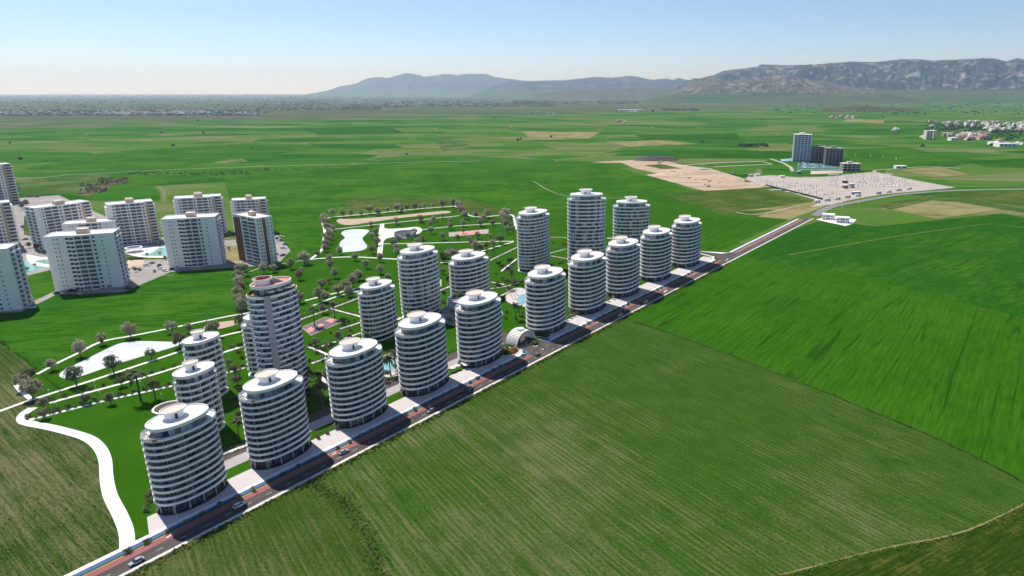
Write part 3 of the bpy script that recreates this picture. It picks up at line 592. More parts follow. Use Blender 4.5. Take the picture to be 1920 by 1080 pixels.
# the pink-roofed residential tower
def pink_tower(X, Y, a, b, th, zt, nf, label):
    root = thing('oval_tower', label, 'tower', (X, Y, 0), R(th), 'white oval towers of the estate')
    fh = zt / nf; rg = random.Random(5); inset = 1.1
    sm = slab_mesh(a, b, -0.14 * fh, 0.16 * fh, 0.2, [M['white'], M['core'], M['soffit']])
    o = oval(a - 0.02, b - 0.02); i = oval(a - 0.1, b - 0.1); m = MB(); z0 = 0.16 * fh + 0.004
    m.loft([up(i, z0), up(o, z0), up(o, z0 + 0.5), up(i, z0 + 0.5)], 0); bm = m.mesh('glass_balustrade', [M['blueglass']])
    pick = [[rg.choice((1, 4, 1, 4, 4, 3)) for _ in range(36)] for _ in range(3)]
    gm = [glazing_mesh(a - inset, b - inset, fh * 0.84, 36, lambda i, p=p: p[i], 0.1) for p in pick]
    for k in range(nf):
        z = k * fh + 0.3
        if k: obj('floor_slab', sm, root, (0, 0, z)); obj('glass_balustrade', bm, root, (0, 0, z))
        obj('glazing', gm[k % 3], root, (0, 0, z + 0.01))
    # vertical core strip on the side that faces the boulevard end
    pp = oval(a + 0.35, b + 0.35, 72); m = MB(); k0 = 43
    A = [pp[k] for k in range(k0, k0 + 4)]; B = [(x * 0.80, y * 0.80) for x, y in A[::-1]]
    m.prism(ccw(A + B), 0, zt + 1.2); obj('core_strip', m.mesh('core_strip', [M['core']]), root)
    obj('terrace_slab', slab_mesh(a, b, -0.14 * fh, 0.30 * fh, 0.3, [M['white'], M['wood'], M['soffit']]), root, (0, 0, zt + 0.3))
    m = MB(); o = oval(a - 0.4, b - 0.4); i = oval(a - 1.1, b - 1.1); m.loft([up(o, zt + 0.32), up(o, zt + 1.7), up(i, zt + 1.9), up(i, zt + 0.32)], 0); obj('planter_hedge', m.mesh('planter_hedge', [M['hedge']]), root)
    ca, cb = a * 0.80, b * 0.82
    obj('penthouse', glazing_mesh(ca * 0.9, cb * 0.88, fh * 1.3, 24, lambda i: (1, 4, 3, 2)[i % 4], 0.1), root, (0, 0, zt + 0.31))
    o = oval(ca, cb); i = oval(ca - 0.35, cb - 0.35); z0 = zt + 0.31 + fh * 1.3; m = MB()
    m.loft([up(oval(ca - 0.5, cb - 0.5), z0), up(o, z0 + 0.2), up(o, z0 + 1.9), up(i, z0 + 1.9), up(i, z0 + 0.9)], 0, 2, 1)
    obj('roof_canopy', m.mesh('roof_canopy', [M['white'], M['pink'], M['soffit']]), root)
    s = 0.36; cx, cy = -0.28 * ca, 0.30 * cb; m = MB(); w = oval(a * 0.27, b * 0.34, 40, 2.1, cx, cy); l = oval(a * 0.38, b * 0.46, 40, 2.1, cx, cy); li = oval(a * 0.38 - .3, b * 0.46 - .3, 40, 2.1, cx, cy)
    m.loft([up(w, z0 + 0.9), up(w, z0 + 3.2), up(l, z0 + 3.6), up(l, z0 + 4.6), up(li, z0 + 4.6), up(li, z0 + 4.0)], 0, None, 1)
    obj('lantern_lid', m.mesh('lantern_lid', [M['white'], M['pink']]), root)
    m = MB(); rr = random.Random(3)
    for _ in range(40):
        t = rr.random() * 6.28; r = rr.random() ** 0.5 * 0.75; x, y = cx + a * 0.36 * r * math.cos(t), cy + b * 0.44 * r * math.sin(t); m.box(x - .35, x + .35, y - .25, y + .25, z0 + 4.0, z0 + 4.5 + rr.random() * .4)
    struct(obj('deck_chairs', m.mesh('deck_chairs', [M['flower']]), root), 'stuff')
    m = MB(); st = [(cx + a * .30, cy - b * .10), (cx + a * .62, cy - b * .55)]
    for j in range(8):
        f = j / 8; x = st[0][0] + (st[1][0] - st[0][0]) * f; y = st[0][1] + (st[1][1] - st[0][1]) * f; m.box(x - .5, x + .5, y - .6, y + .6, z0 + 0.92, z0 + 3.4 * (1 - f) + 1.1)
    obj('stair', m.mesh('stair', [M['core']]), root)
    return root, z0
pr, pz = pink_tower(-175.7, 353.7, 14.3, 9.6, 66, 62.8, 20, 'tallest front tower, white with pink roof deck and grey core strip')
# parasols on its terrace
def parasol_mesh(r=1.7, h=2.4):
    m = MB(); n = 8; ring = [(r * math.cos(6.2832 * i / n), r * math.sin(6.2832 * i / n), h) for i in range(n)]
    low = [(x, y, h - 0.22) for x, y, z in ring]; m.v += [(0, 0, h + 0.55)] + ring + low
    for i in range(n): j = (i + 1) % n; m.f += [(0, 1 + i, 1 + j), (1 + i, 1 + n + i, 1 + n + j, 1 + j)]; m.m += [0, 0]
    return m.mesh('canopy', [M['fabric']])
PCAN = parasol_mesh(); pm = MB(); pm.tube([(0, 0, 0), (0, 0, 2.9)], 0.06, 6); pm.box(-.3, .3, -.3, .3, 0, .1); PPOLE = pm.mesh('pole', [M['steel']])
def parasol(x, y, z, label, group, s=1.0):
    t = thing('parasol', label, 'parasol', (x, y, z), rnd.random(), group, s); obj('canopy', PCAN, t); obj('pole', PPOLE, t); return t
mw = Matrix.Translation((-175.7, 353.7, 0)) @ Matrix.Rotation(R(66), 4, 'Z')
for i, kk in enumerate((47, 52, 57, 62)):
    x, y = oval(14.3 - 2.0, 9.6 - 1.5, 72)[kk]; v = mw @ Vector((x, y, 0))
    parasol(v.x, v.y, 63.15, f'white parasol on the pink-roofed tower, {ORD[i]} from the grey core strip', 'parasols on the pink-roofed tower', 1.15)
# lounge sets and curved bars on the boulevard towers' terraces
lm = MB()
for (x, y, w, d, h) in ((0, 0, 2.2, .9, .45), (0, .4, 2.2, .25, .9), (-1.6, -1.2, .8, .8, .5), (1.5, -1.4, .8, .8, .5), (0, -1.3, 1.0, .6, .35)): lm.box(x - w / 2, x + w / 2, y - d / 2, y + d / 2, 0, h)
LOUNGE = lm.mesh('lounge_set', [M['fabric']])
bm_ = MB(); arc = [(2.2 * math.cos(t), 2.2 * math.sin(t)) for t in [R(-70 + 14 * i) for i in range(11)]]; bm_.prism(ccw(arc + [(x * .72, y * .72) for x, y in arc[::-1]]), 0, 1.15); BAR = bm_.mesh('curved_bar', [M['wood']])
for i, (X, Y, a, b, th, zt, zb, st, root) in enumerate(TOWERS[:10]):
    mw = Matrix.Translation((X, Y, 0)) @ Matrix.Rotation(R(th), 4, 'Z')
    for j in range(2):
        v = mw @ Vector((-a * (0.84 + .02 * j), b * (0.36 - .36 * j), 0))
        tag(obj('lounge_set', LOUNGE, None, (v.x, v.y, zt + 0.02), R(th) + j, 1.15), f'white lounge seats on the roof terrace of the {ORD[i]} boulevard tower, ' + ('rear group' if j == 0 else 'front group'), 'seating', 'terrace furniture on the boulevard towers')
    v = mw @ Vector((-a * 0.80, -b * 0.40, 0))
    tag(obj('curved_bar', BAR, None, (v.x, v.y, zt + 0.02), R(th) + 3.6, 0.9), f'brown curved bar on the roof terrace of the {ORD[i]} boulevard tower', 'bar', 'terrace furniture on the boulevard towers')

# ------------------------------------------------------------------ mountains
def ray(x, y, D):
    u = (x - PPX) / FOC; v = (y - PPY) / FOC; f = CP - v * SP; d = SP + v * CP; t = D / f
    return Vector((u * t, D, CAM_H - d * t))
def mountain_mat(name, veg, rock, lo, hi, sc, zf=0):
    k = NT(name); p = k.pos(); f = k.noise(p, sc, 8, 0.68, 0.4); g = k.noise(p, sc * 6, 5, 0.7)
    h = k.math('ADD', k.math('MULTIPLY', f, 0.7), k.math('MULTIPLY', g, 0.3))
    z = k.math('ADD', k.sep(p)[2], k.math('MULTIPLY', k.math('SUBTRACT', f, 0.5), 160))
    fld = k.ramp(k.noise(k.mapping(p, rot=R(-17), scale=(0.0012, 0.004, 0)), 1.0, 4, 0.6), [(0.35, (0.030, 0.085, 0.018)), (0.55, (0.075, 0.115, 0.038)), (0.7, (0.13, 0.125, 0.065))])
    c = k.mix(k.sstep(h, lo, hi), k.mix(g, tuple(x * 0.6 for x in veg), tuple(x * 1.4 for x in veg)), rock)
    if zf: c = k.mix(k.sstep(z, zf * 0.75, zf * 1.35), fld, c)
    k.bump(h, 1.0, 60); return k.done(c, 1.0, 0.0)
def mountain(name, ridge, D, depth, m, amp, seed, nx=260, ny=44, back=0.35, spur=0.0011, base=0.0):
    """ridge: skyline points surveyed in the photograph, standing D metres ahead"""
    pts = [ray(x, y, D) for x, y in ridge]; xs = [p.x for p in pts]; zs = [p.z for p in pts]
    b = MB(); x0, x1 = xs[0], xs[-1]
    def rz(x):
        for i in range(len(xs) - 1):
            if xs[i] <= x <= xs[i + 1]: t = (x - xs[i]) / (xs[i + 1] - xs[i] or 1); t = t * t * (3 - 2 * t) * 0.5 + t * 0.5; return zs[i] + (zs[i + 1] - zs[i]) * t
        return zs[-1]
    for j in range(ny):
        t = j / (ny - 1) * (1 + back)                 # 0 front foot, 1 ridge, beyond: the far side
        for i in range(nx):
            x = x0 + (x1 - x0) * i / (nx - 1); y = D - depth * (1 - t)
            z = max(rz(x), 0)
            hb = min(0.75, base / max(z, 1.0)) if base else 0.0
            if t > 1: prof = max(0, 1 - (t - 1) / back)
            elif hb and t < 0.5: prof = hb * (t / 0.5) ** 1.3
            elif hb: prof = hb + (1 - hb) * ((t - 0.5) / 0.5) ** 0.9
            else: prof = t ** 1.15
            n1 = noise.hetero_terrain(Vector((x * spur, y * spur * 0.8, seed)), 0.9, 2.1, 5, 0.6) if False else noise.fractal(Vector((x * spur, y * spur * 0.7, seed)), 0.9, 2.1, 6)
            rg = noise.ridged_multi_fractal(Vector((x * spur * 1.6, y * spur * 0.9, seed + 5)), 0.85, 2.1, 7, 1.0, 2.0) - 1.0
            e = (min(1, t / 0.25) if not hb else max(0, min(1, (t - 0.45) / 0.15))) * (1 - prof) if t <= 1 else 0
            zz = z * prof * (1 + e * (0.7 * n1 + 0.38 * rg) * amp) + (8 * n1 if t > .1 else 0)
            xx = x * (y / D) if t <= 1 else x * (y / D)
            b.v.append((xx, y, max(-6, zz - 6)))
    for j in range(ny - 1):
        for i in range(nx - 1):
            q = j * nx + i; b.f.append((q, q + 1, q + nx + 1, q + nx)); b.m.append(0)
    return struct(obj(name, b.mesh(name, [m], True)))
MR = mountain_mat('mountain_rock', (0.030, 0.048, 0.042), (0.31, 0.30, 0.295), 0.50, 0.61, 0.0045, 215)  # vegetation tone leans blue: some of the haze's blue is put into the colour
MF = mountain_mat('pale_foothill', (0.085, 0.085, 0.058), (0.29, 0.265, 0.235), 0.46, 0.62, 0.007, 150)
MS = mountain_mat('far_mountain', (0.040, 0.055, 0.048), (0.17, 0.165, 0.16), 0.50, 0.62, 0.0026, 215)  # blue-leaning vegetation here too, its colour standing in for distance haze
MH = mountain_mat('dry_hill', (0.065, 0.085, 0.035), (0.18, 0.15, 0.11), 0.48, 0.66, 0.006)
mountain('mountain', [(560, 179.5), (590, 174), (612, 169.5), (640, 161), (665, 157), (690, 146), (713, 143.5), (725, 146), (750, 140), (760, 136.5), (785, 139.5), (795, 143.5), (835, 138.5), (850, 139), (856, 141.5), (870, 138.5), (910, 138), (930, 144), (950, 147), (985, 151), (1040, 158), (1100, 170), (1130, 179.5)], 34000, 6800, MS, 0.9, 3.1, spur=0.0005, nx=420, ny=70, base=180)
mountain('mountain', [(870, 182), (905, 170), (930, 158), (960, 151), (1000, 151), (1050, 150), (1085, 147), (1120, 143.5), (1145, 145), (1180, 142), (1195, 143), (1205, 146), (1222, 149), (1250, 147), (1262, 149), (1272, 146), (1290, 150), (1330, 160), (1380, 172), (1410, 182)], 25000, 5300, MS, 0.95, 8.3, spur=0.0008, nx=420, ny=70, base=215)
mountain('mountain', [(1225, 186), (1255, 172), (1275, 160), (1287, 151), (1310, 147), (1335, 141), (1360, 131), (1395, 127), (1417, 124), (1427, 119), (1440, 120), (1480, 122), (1520, 121), (1560, 117), (1600, 114.5), (1640, 115), (1690, 110), (1720, 110), (1752, 113), (1815, 109.5), (1862, 107.5), (1888, 113), (1907, 107), (1925, 111), (1990, 108), (2060, 120), (2160, 140)], 17000, 5700, MR, 1.4, 1.7, nx=620, ny=110, spur=0.0010, base=215)
mountain('foothill', [(1205, 189), (1235, 181), (1262, 171), (1290, 158), (1310, 152), (1330, 146), (1350, 149), (1370, 151), (1395, 146), (1410, 145), (1440, 141.5), (1478, 139), (1500, 144), (1530, 150), (1560, 155), (1600, 163), (1650, 171), (1690, 179), (1725, 185), (1745, 189)], 13200, 2000, MF, 0.9, 4.4, nx=300, ny=50, spur=0.0022, base=140)
for i, (rg_, D, dp) in enumerate([([(1530, 209), (1545, 204), (1560, 201), (1600, 198), (1640, 199), (1690, 201), (1720, 205), (1745, 209)], 6700, 600), ([(1660, 190), (1680, 185), (1700, 181), (1730, 180), (1755, 179), (1775, 175), (1795, 178), (1840, 181), (1870, 185), (1900, 190)], 13200, 900),
                                  ([(1470, 191), (1500, 185), (1530, 185), (1580, 187), (1620, 191)], 12600, 800), ([(935, 200), (950, 194), (965, 190), (990, 187), (1020, 190), (1045, 199)], 8600, 500), ([(1195, 191), (1230, 184), (1270, 183), (1310, 185), (1340, 191)], 12600, 700),
                                  ([(540, 207), (580, 204), (620, 202), (690, 202), (712, 206)], 6900, 400), ([(1000, 174), (1100, 166), (1200, 164), (1300, 168), (1400, 174)], 19000, 1500)]):
    mountain('hill', rg_, D, dp, MH, 0.4, 20 + i, nx=110, ny=18, spur=0.004)

# ------------------------------------------------------------------ plants
def leaf_cloud(m, centres, n, size, rg, mi=0, flat=0.0):
    for (cx, cy, cz, r) in centres:
        for _ in range(n):
            d = Vector((rg.gauss(0, 1), rg.gauss(0, 1), rg.gauss(0, 1))).normalized() * r * (0.55 + 0.5 * rg.random()); p = Vector((cx, cy, cz)) + d
            nn = (d.normalized() + Vector((rg.uniform(-1, 1), rg.uniform(-1, 1), rg.uniform(-.6, 1))) * 0.8).normalized()
            a = nn.orthogonal().normalized(); q = Matrix.Rotation(rg.random() * 6.28, 3, nn); a = q @ a; bb = nn.cross(a); s = size * (0.6 + 0.8 * rg.random())
            m.add([p - a * s, p - bb * s * .6, p + a * s, p + bb * s * .6], [(0, 1, 2, 3)], mi)
def tree_meshes(seed, leaf, R0=3.6, H=8.0, n=30, per=40, size=0.34, squash=0.88):
    rg = random.Random(seed); m = MB(); cz = H - R0 * squash; cs = []
    for _ in range(n):
        while True:
            x, y, z = rg.uniform(-1, 1), rg.uniform(-1, 1), rg.uniform(-1, 1)
            if x * x + y * y + z * z < 1 and x * x + y * y + z * z > 0.34: break
        k = 0.86 + 0.25 * noise.noise(Vector((x * 1.5, y * 1.5, seed)))
        cs.append((x * R0 * k * .86, y * R0 * k * .86, cz + z * R0 * squash * k * .86, R0 * rg.uniform(0.20, 0.36)))
    leaf_cloud(m, cs, per, size, rg); crown = m.mesh('crown', [leaf])
    t = MB(); top = H * 0.55; bend = (rg.uniform(-.3, .3), rg.uniform(-.3, .3))
    t.tube([(0, 0, -0.2), (bend[0] * .4, bend[1] * .4, top * .5), (bend[0], bend[1], top)], [0.30, 0.20, 0.13], 7)
    for c in rg.sample(cs, 6): t.tube([(bend[0] * .7, bend[1] * .7, top * .75), ((c[0] + bend[0]) * .5, (c[1] + bend[1]) * .5, (c[2] + top) * .5), c[:3]], [0.13, 0.08, 0.03], 5)
    return crown, t.mesh('trunk', [M['bark']])
TREES = [tree_meshes(i, M['olive'], n=32 + i % 3 * 4) for i in range(5)] + [tree_meshes(10 + i, M['darkleaf'], n=30) for i in range(2)] + [tree_meshes(20 + i, M['greenleaf'], n=26, R0=3.0, H=6.5) for i in range(2)]
def tree(X, Y, diam, label, group, kinds=(0, 1, 2, 3, 4), name='park_tree'):
    s = diam / 6.6; t = thing(name, label, 'tree', (X, Y, 0.15), rnd.random() * 6.28, group, (s * rnd.uniform(.94, 1.06), s * rnd.uniform(.94, 1.06), s * rnd.uniform(.92, 1.1)))
    c, k = TREES[rnd.choice(kinds)]; obj('crown', c, t); obj('trunk', k, t); return t
def plant_px(lst, off, sc, where, group, kinds=(0, 1, 2, 3, 4), by='left', basef=0.82):
    """lst: crown centre and crown width measured in the photograph"""
    lst = sorted(lst, key=lambda q: (q[0] if by == 'left' else q[1]))
    for i, (x, y, d) in enumerate(lst):
        px, py, pd = off[0] + x / sc, off[1] + y / sc, d / sc
        X, Y = G(px, py + pd * basef); tree(X, Y, pd / pscale(Y), where.format(ordw(i)), group, kinds)
plant_px([(620, 330, 90), (740, 345, 70), (828, 340, 70), (945, 340, 60), (1045, 290, 95), (1135, 320, 80), (1243, 305, 60), (1350, 270, 90), (1400, 305, 60), (1458, 275, 65), (1550, 265, 80), (1605, 280, 45), (1655, 265, 55), (1758, 262, 50), (1860, 225, 90)],
         K8, 6, 'round olive tree behind the long sand court, {} from the left', 'trees behind the sand court')
plant_px([(535, 380, 95), (545, 440, 90), (560, 490, 95), (590, 540, 90), (600, 580, 95), (575, 630, 95), (550, 680, 90), (540, 725, 85), (505, 410, 70), (620, 500, 70), (530, 600, 60)],
         K8, 6, 'olive tree in the dense belt beside the white bow-tie pond, {} from its far end', 'dense tree belt by the bow-tie pond', by='far')
plant_px([(455, 790, 75), (310, 825, 140), (340, 905, 60), (160, 905, 105), (20, 920, 75), (-40, 950, 90), (-150, 950, 110)], K8, 6, 'tree along the thin path below the bow-tie pond, {} from the left', 'trees along the thin field-side path')
plant_px([(705, 765, 80), (585, 840, 80), (595, 910, 100), (880, 830, 80), (1160, 840, 85), (1075, 745, 85), (1125, 655, 85), (1065, 590, 70), (1110, 540, 80)], K8, 6, 'tree round the edge of the bow-tie pond, {} from the left', 'trees round the bow-tie pond')
plant_px([(1310, 675, 85), (1330, 715, 70), (1350, 770, 80), (1055, 460, 60), (1340, 430, 70), (1610, 400, 70), (1475, 600, 65), (1545, 555, 70), (1580, 655, 75), (1635, 625, 55)], K8, 6, 'small tree near the amphitheatre, {} from the left', 'trees near the amphitheatre', (0, 1, 2, 5))
plant_px([(275, 980, 70), (250, 1030, 100), (650, 1010, 100), (905, 1010, 70), (1000, 905, 95), (1165, 965, 100), (925, 1040, 90), (1250, 1065, 80)], K8, 6, 'tree scattered on the lawn behind the pink-roofed tower, {} from the left', 'trees on the middle lawn')
Z4 = (400, 300); Z6 = (780, 330)
plant_px([(215, 800, 85), (200, 850, 90), (195, 890, 85), (200, 930, 90), (190, 975, 80), (200, 1020, 90), (215, 1060, 80), (240, 790, 60)], Z4, 4, 'tree in the dense upright belt behind the pink-roofed tower, {} from its far end', 'tree belt behind the pink-roofed tower', by='far')
plant_px([(650, 1010, 80), (820, 910, 70), (870, 890, 45), (940, 950, 80), (1000, 920, 90), (1050, 890, 85), (1085, 855, 65), (800, 990, 90), (840, 1005, 80), (1020, 960, 80)], Z4, 4, 'tree in the clump behind the basketball court, {} from the left', 'tree clump on the middle lawn', (0, 1, 2, 3, 4, 5))
plant_px([(280, 190, 55), (325, 205, 62), (350, 240, 70), (365, 275, 60), (335, 225, 55), (450, 275, 50), (540, 265, 65), (510, 300, 45), (485, 335, 55), (575, 340, 45)], Z6, 4, 'tree by the curving path at the back of the park, {} from the left', 'trees by the back path')
plant_px([(665, 265, 75), (690, 260, 60), (670, 310, 70), (680, 345, 65), (685, 390, 50), (650, 290, 60), (730, 385, 35)], Z6, 4, 'tree in the corner thicket behind the tall park-side tower, {} from its far end', 'corner thicket of the park', by='far')
plant_px([(35, 310, 50), (135, 315, 40), (110, 350, 40), (115, 395, 50), (200, 290, 35), (260, 325, 40), (255, 360, 50), (355, 345, 45), (200, 440, 50), (50, 455, 35), (355, 400, 40)], Z6, 4, 'small tree on the lawn behind the red court, {} from the left', 'trees behind the red court', (0, 1, 2, 3, 5))
plant_px([(315, 450, 45), (465, 430, 50), (400, 460, 45), (560, 440, 40), (635, 455, 70), (580, 490, 55), (455, 505, 80), (430, 490, 60), (525, 510, 50), (490, 520, 60)], Z6, 4, 'tree in front of the red court, {} from the left', 'trees in front of the red court', (0, 1, 5))
plant_px([(265, 545, 60), (285, 572, 70), (210, 595, 70), (195, 575, 60), (240, 570, 60), (200, 700, 45)], Z6, 4, 'tree in the clump between two oval towers by the park, {} from the left', 'trees between the park towers', (7, 8, 0, 5))
plant_px([(985, 245, 115), (770, 325, 80), (605, 390, 110), (397, 515, 80), (1295, 225, 90), (1425, 240, 65)], L2, 4, 'round olive tree on the outer path behind the long pond, {} from the left', 'trees behind the long pond')
plant_px([(1605, 240, 110), (1350, 320, 110), (1815, 190, 90), (1820, 110, 80)], L2, 4, 'dark tree behind the slim oval towers, {} from the left', 'trees behind the slim towers', (5, 6, 0))
plant_px([(1140, 430, 80), (855, 510, 115), (575, 590, 130)], L2, 4, 'green tree in front of the long pond, {} from the left', 'trees in front of the long pond', (5, 6))
plant_px([(225, 580, 105), (180, 640, 110), (250, 670, 150)], L2, 4, 'large tree of the cluster at the far west corner, {} from the left', 'west corner trees', (0, 1, 5))
plant_px([(915, 640, 75), (655, 775, 70), (830, 770, 80), (330, 800, 80), (330, 875, 85)], L2, 4, 'dark tree between the bush-lined paths, {} from the left', 'trees between the bush-lined paths', (5, 6))
plant_px([(1760, 545, 70), (1780, 625, 80), (1720, 500, 50)], L2, 4, 'dark tree between the slim towers and the pink-roofed tower, {} from the left', 'trees by the slim towers', (5, 6))
Z5 = (400, 550)
plant_px([(770, 345, 65), (940, 295, 70), (830, 105, 60)], Z5, 4, 'dark round tree beside the basketball court, {} from the left', 'trees by the basketball court', (5, 6))
plant_px([(690, 680, 45), (705, 610, 60), (740, 780, 50), (620, 640, 45), (790, 780, 45)], Z6, 4, 'small tree in the gardens before the tall park-side tower, {} from the left', 'garden trees', (5, 6, 7))

# palms
def palm_parts():
    m = MB(); n = 9; L = 2.7; prev = None
    pts = [Vector((L * (i / n), 0, 0.9 * math.sin(i / n * 2.2) - 1.9 * (i / n) ** 2.6)) for i in range(n + 1)]
    for i in range(n):
        p, q = pts[i], pts[i + 1]; m.add([p + Vector((0, -.05, 0)), p + Vector((0, .05, 0)), q + Vector((0, .04, 0)), q + Vector((0, -.04, 0))], [(0, 1, 2, 3)])
        w = 0.62 * math.sin(min(1, (i + .6) / n) * math.pi) ** .6
        for s in (-1, 1): m.add([p, q, q + Vector((.25, s * w, -.35)), p + Vector((.30, s * w, -.35))], [(0, 1, 2, 3)])
    fr = m.mesh('frond', [M['palm']]); t = MB()
    t.tube([(0, 0, -.2), (.12, 0, 2.5), (.18, .05, 5), (.1, 0, 7.2)], [.32, .22, .2, .24], 8); return fr, t.mesh('trunk', [M['bark']])
FROND, PTRUNK = palm_parts()
def palm(X, Y, h, label, group):
    s = h / 8.6; t = thing('palm_tree', label, 'palm tree', (X, Y, 0.15), rnd.random() * 6, group, s); obj('trunk', PTRUNK, t)
    for i in range(15):
        o = obj('frond', FROND, t, (.1, 0, 7.2)); o.rotation_euler = (rnd.uniform(-.3, .3), rnd.uniform(-.75, .45) if i % 3 else rnd.uniform(-1.1, -.6), 6.283 * i / 15 + rnd.uniform(-.15, .15)); o.scale = (1, rnd.uniform(.9, 1.2), 1)
    return t
PALMS = [((252, 688), (264, 752), 'on the bush-lined lawn below the long pond, the taller one'), ((280, 708), (291, 748), 'on the bush-lined lawn below the long pond, the shorter one'), ((589, 573), (590, 612), 'behind the basketball court, left of two'), ((627, 564), (628, 598), 'behind the basketball court, right of two'),
         ((692, 620), (692, 655), 'in front of the tower beside the basketball court'), ((622, 640), (624, 668), 'at the garden path below the basketball court'), ((655, 624), (656, 648), 'on the white planting bed below the basketball court'), ((577, 685), (580, 730), 'beside the pink-roofed tower, back one'), ((600, 692), (603, 740), 'beside the pink-roofed tower, middle one'),
         ((600, 712), (606, 768), 'beside the pink-roofed tower, front one'), ((730, 662), (733, 705), 'by the small pool, left one'), ((738, 655), (741, 692), 'by the small pool, right one'), ((790, 576), (792, 612), 'in front of the tower behind the pavilion, right one'), ((768, 582), (770, 612), 'in front of the tower behind the pavilion, left one'),
         ((440, 780), (448, 822), 'in the shade behind the second boulevard tower'), ((965, 566), (967, 600), 'between the round pavilion and the gate'), ((1032, 493), (1034, 520), 'in front of the tall park-side tower'), ((957, 505), (959, 530), 'on the lawn before the tall park-side tower'), ((862, 546), (864, 574), 'behind the pavilion tower block, right one'), ((852, 550), (854, 576), 'behind the pavilion tower block, left one'), ((950, 520), (952, 545), 'beside the sun lounger terrace')]
for (c, b_, w) in PALMS:
    X, Y = G(*b_); palm(X, Y, (b_[1] - c[1]) / pscale(Y) / 0.87 * .8 + .4, 'palm tree ' + w, 'palms of the estate')

# bushes along the two garden paths
def bush_mesh(seed, m, flower=None):
    rg = random.Random(seed); b = MB(); cs = [(rg.uniform(-.5, .5), rg.uniform(-.5, .5), .45 + rg.uniform(-.1, .35), .42) for _ in range(6)]
    leaf_cloud(b, cs, 16, .2, rg); 
    if flower: leaf_cloud(b, cs, 4, .14, rg, 1)
    return b.mesh('shrub', [m] + ([flower] if flower else []))
BUSH = [bush_mesh(i, M['hedge']) for i in range(4)]; BUSHG = [bush_mesh(10 + i, M['darkleaf']) for i in range(2)]; BUSHF = [bush_mesh(20 + i, M['greenleaf'], M['flower']) for i in range(2)]
def bushes(line, step, off, where, group, size, ms):
    N = 0
    for (x, y, a) in sample_line(line, step):
        o = obj('shrub', rnd.choice(ms), None, (x - math.sin(a) * off, y + math.cos(a) * off, 0.15), rnd.random() * 6, size * rnd.uniform(.8, 1.2)); tag(o, where.format(ordw(N)), 'shrub', group); N += 1
l3 = smoothline(GG([(390, 815), (600, 755), (1000, 648), (1300, 560), (1660, 445), (1820, 395)], L2, 4), 6)
l4 = smoothline(GG([(215, 940), (330, 915), (800, 795), (1320, 682), (1690, 595), (1850, 550)], L2, 4), 6)
bushes(l3, 6.4, 1.6, 'round shrub on the upper garden path below the long pond, {} from the west end', 'shrubs on the upper garden path', 2.1, BUSH)
bushes(l4, 6.0, 1.6, 'round shrub on the upper side of the lower garden path, {} from the west end', 'shrubs above the lower garden path', 2.2, BUSH)
bushes(l4, 3.4, -1.6, 'low shrub on the lower side of the lower garden path, {} from the west end', 'shrubs below the lower garden path', 1.5, BUSH)
# planting strip between cycle lane and red lane
for i in range(78):
    u = 6 + i * 7.2
    if 247 < u < 281 or u > 566: continue
    x, y = UV(u, 13.2); o = obj('street_shrub', rnd.choice(BUSHG), None, (x, y, 0.28), rnd.random() * 6, rnd.uniform(1.5, 2.0)); tag(o, f'low shrub in the planted kerb strip of the boulevard, {ordw(i)} from the near end', 'shrub', 'shrubs in the kerb strip')
# hedges lining the inner paths
def hedge(line, off, label, w=1.1, h=1.3):
    b = MB(); rg = random.Random(len(label)); cs = []
    for (x, y, a) in sample_line(line, 0.8): cs.append((x - math.sin(a) * off + rg.uniform(-.2, .2), y + math.cos(a) * off + rg.uniform(-.2, .2), h * .5 + rg.uniform(-.1, .25), w * .62))
    leaf_cloud(b, cs, 13, .26, rg)
    return tag(obj('hedge', b.mesh('hedge', [M['hedge']])), label, 'hedge', 'hedges lining the inner garden paths')
HW = ['above the basketball court', 'right of the basketball court', 'below the basketball court lawn', 'near the basketball court tower', 'at the forked garden path beside the pink-roofed tower', 'at the park edge behind the low pavilion tower', 'before the tall park-side tower', 'beside the sun lounger terrace lawn', 'along the pool garden', 'joining the low pavilion tower', 'behind the sixth boulevard tower', 'below the tallest back tower', 'along the rear estate wall', None, 'beside the slide tower', None, 'along the service road behind the second boulevard tower', 'behind the fourth boulevard tower', 'beside the pool of palms']
for l, w in zip(INL, HW):
    if w:
        hedge(l, 1.9, 'dark hedge, far side of the path ' + w); hedge(l, -1.9, 'dark hedge, near side of the path ' + w)
sv = [UV(u, 59) for u in (48, 80, 140, 200, 258)]; hedge(sv, 0, 'long dark hedge behind the service road of the front towers', 1.4, 1.5)
for i, (x, y) in enumerate([(448, 662), (455, 672), (449, 650), (640, 664), (608, 658), (616, 672)]):
    X, Y = G(x, y); tag(obj('flowering_shrub', rnd.choice(BUSHF), None, (X, Y, .15), 0, 2.3), f'red flowering shrub by the garden paths near the pink-roofed tower, {ORD[i]} of six', 'shrub', 'red flowering shrubs')

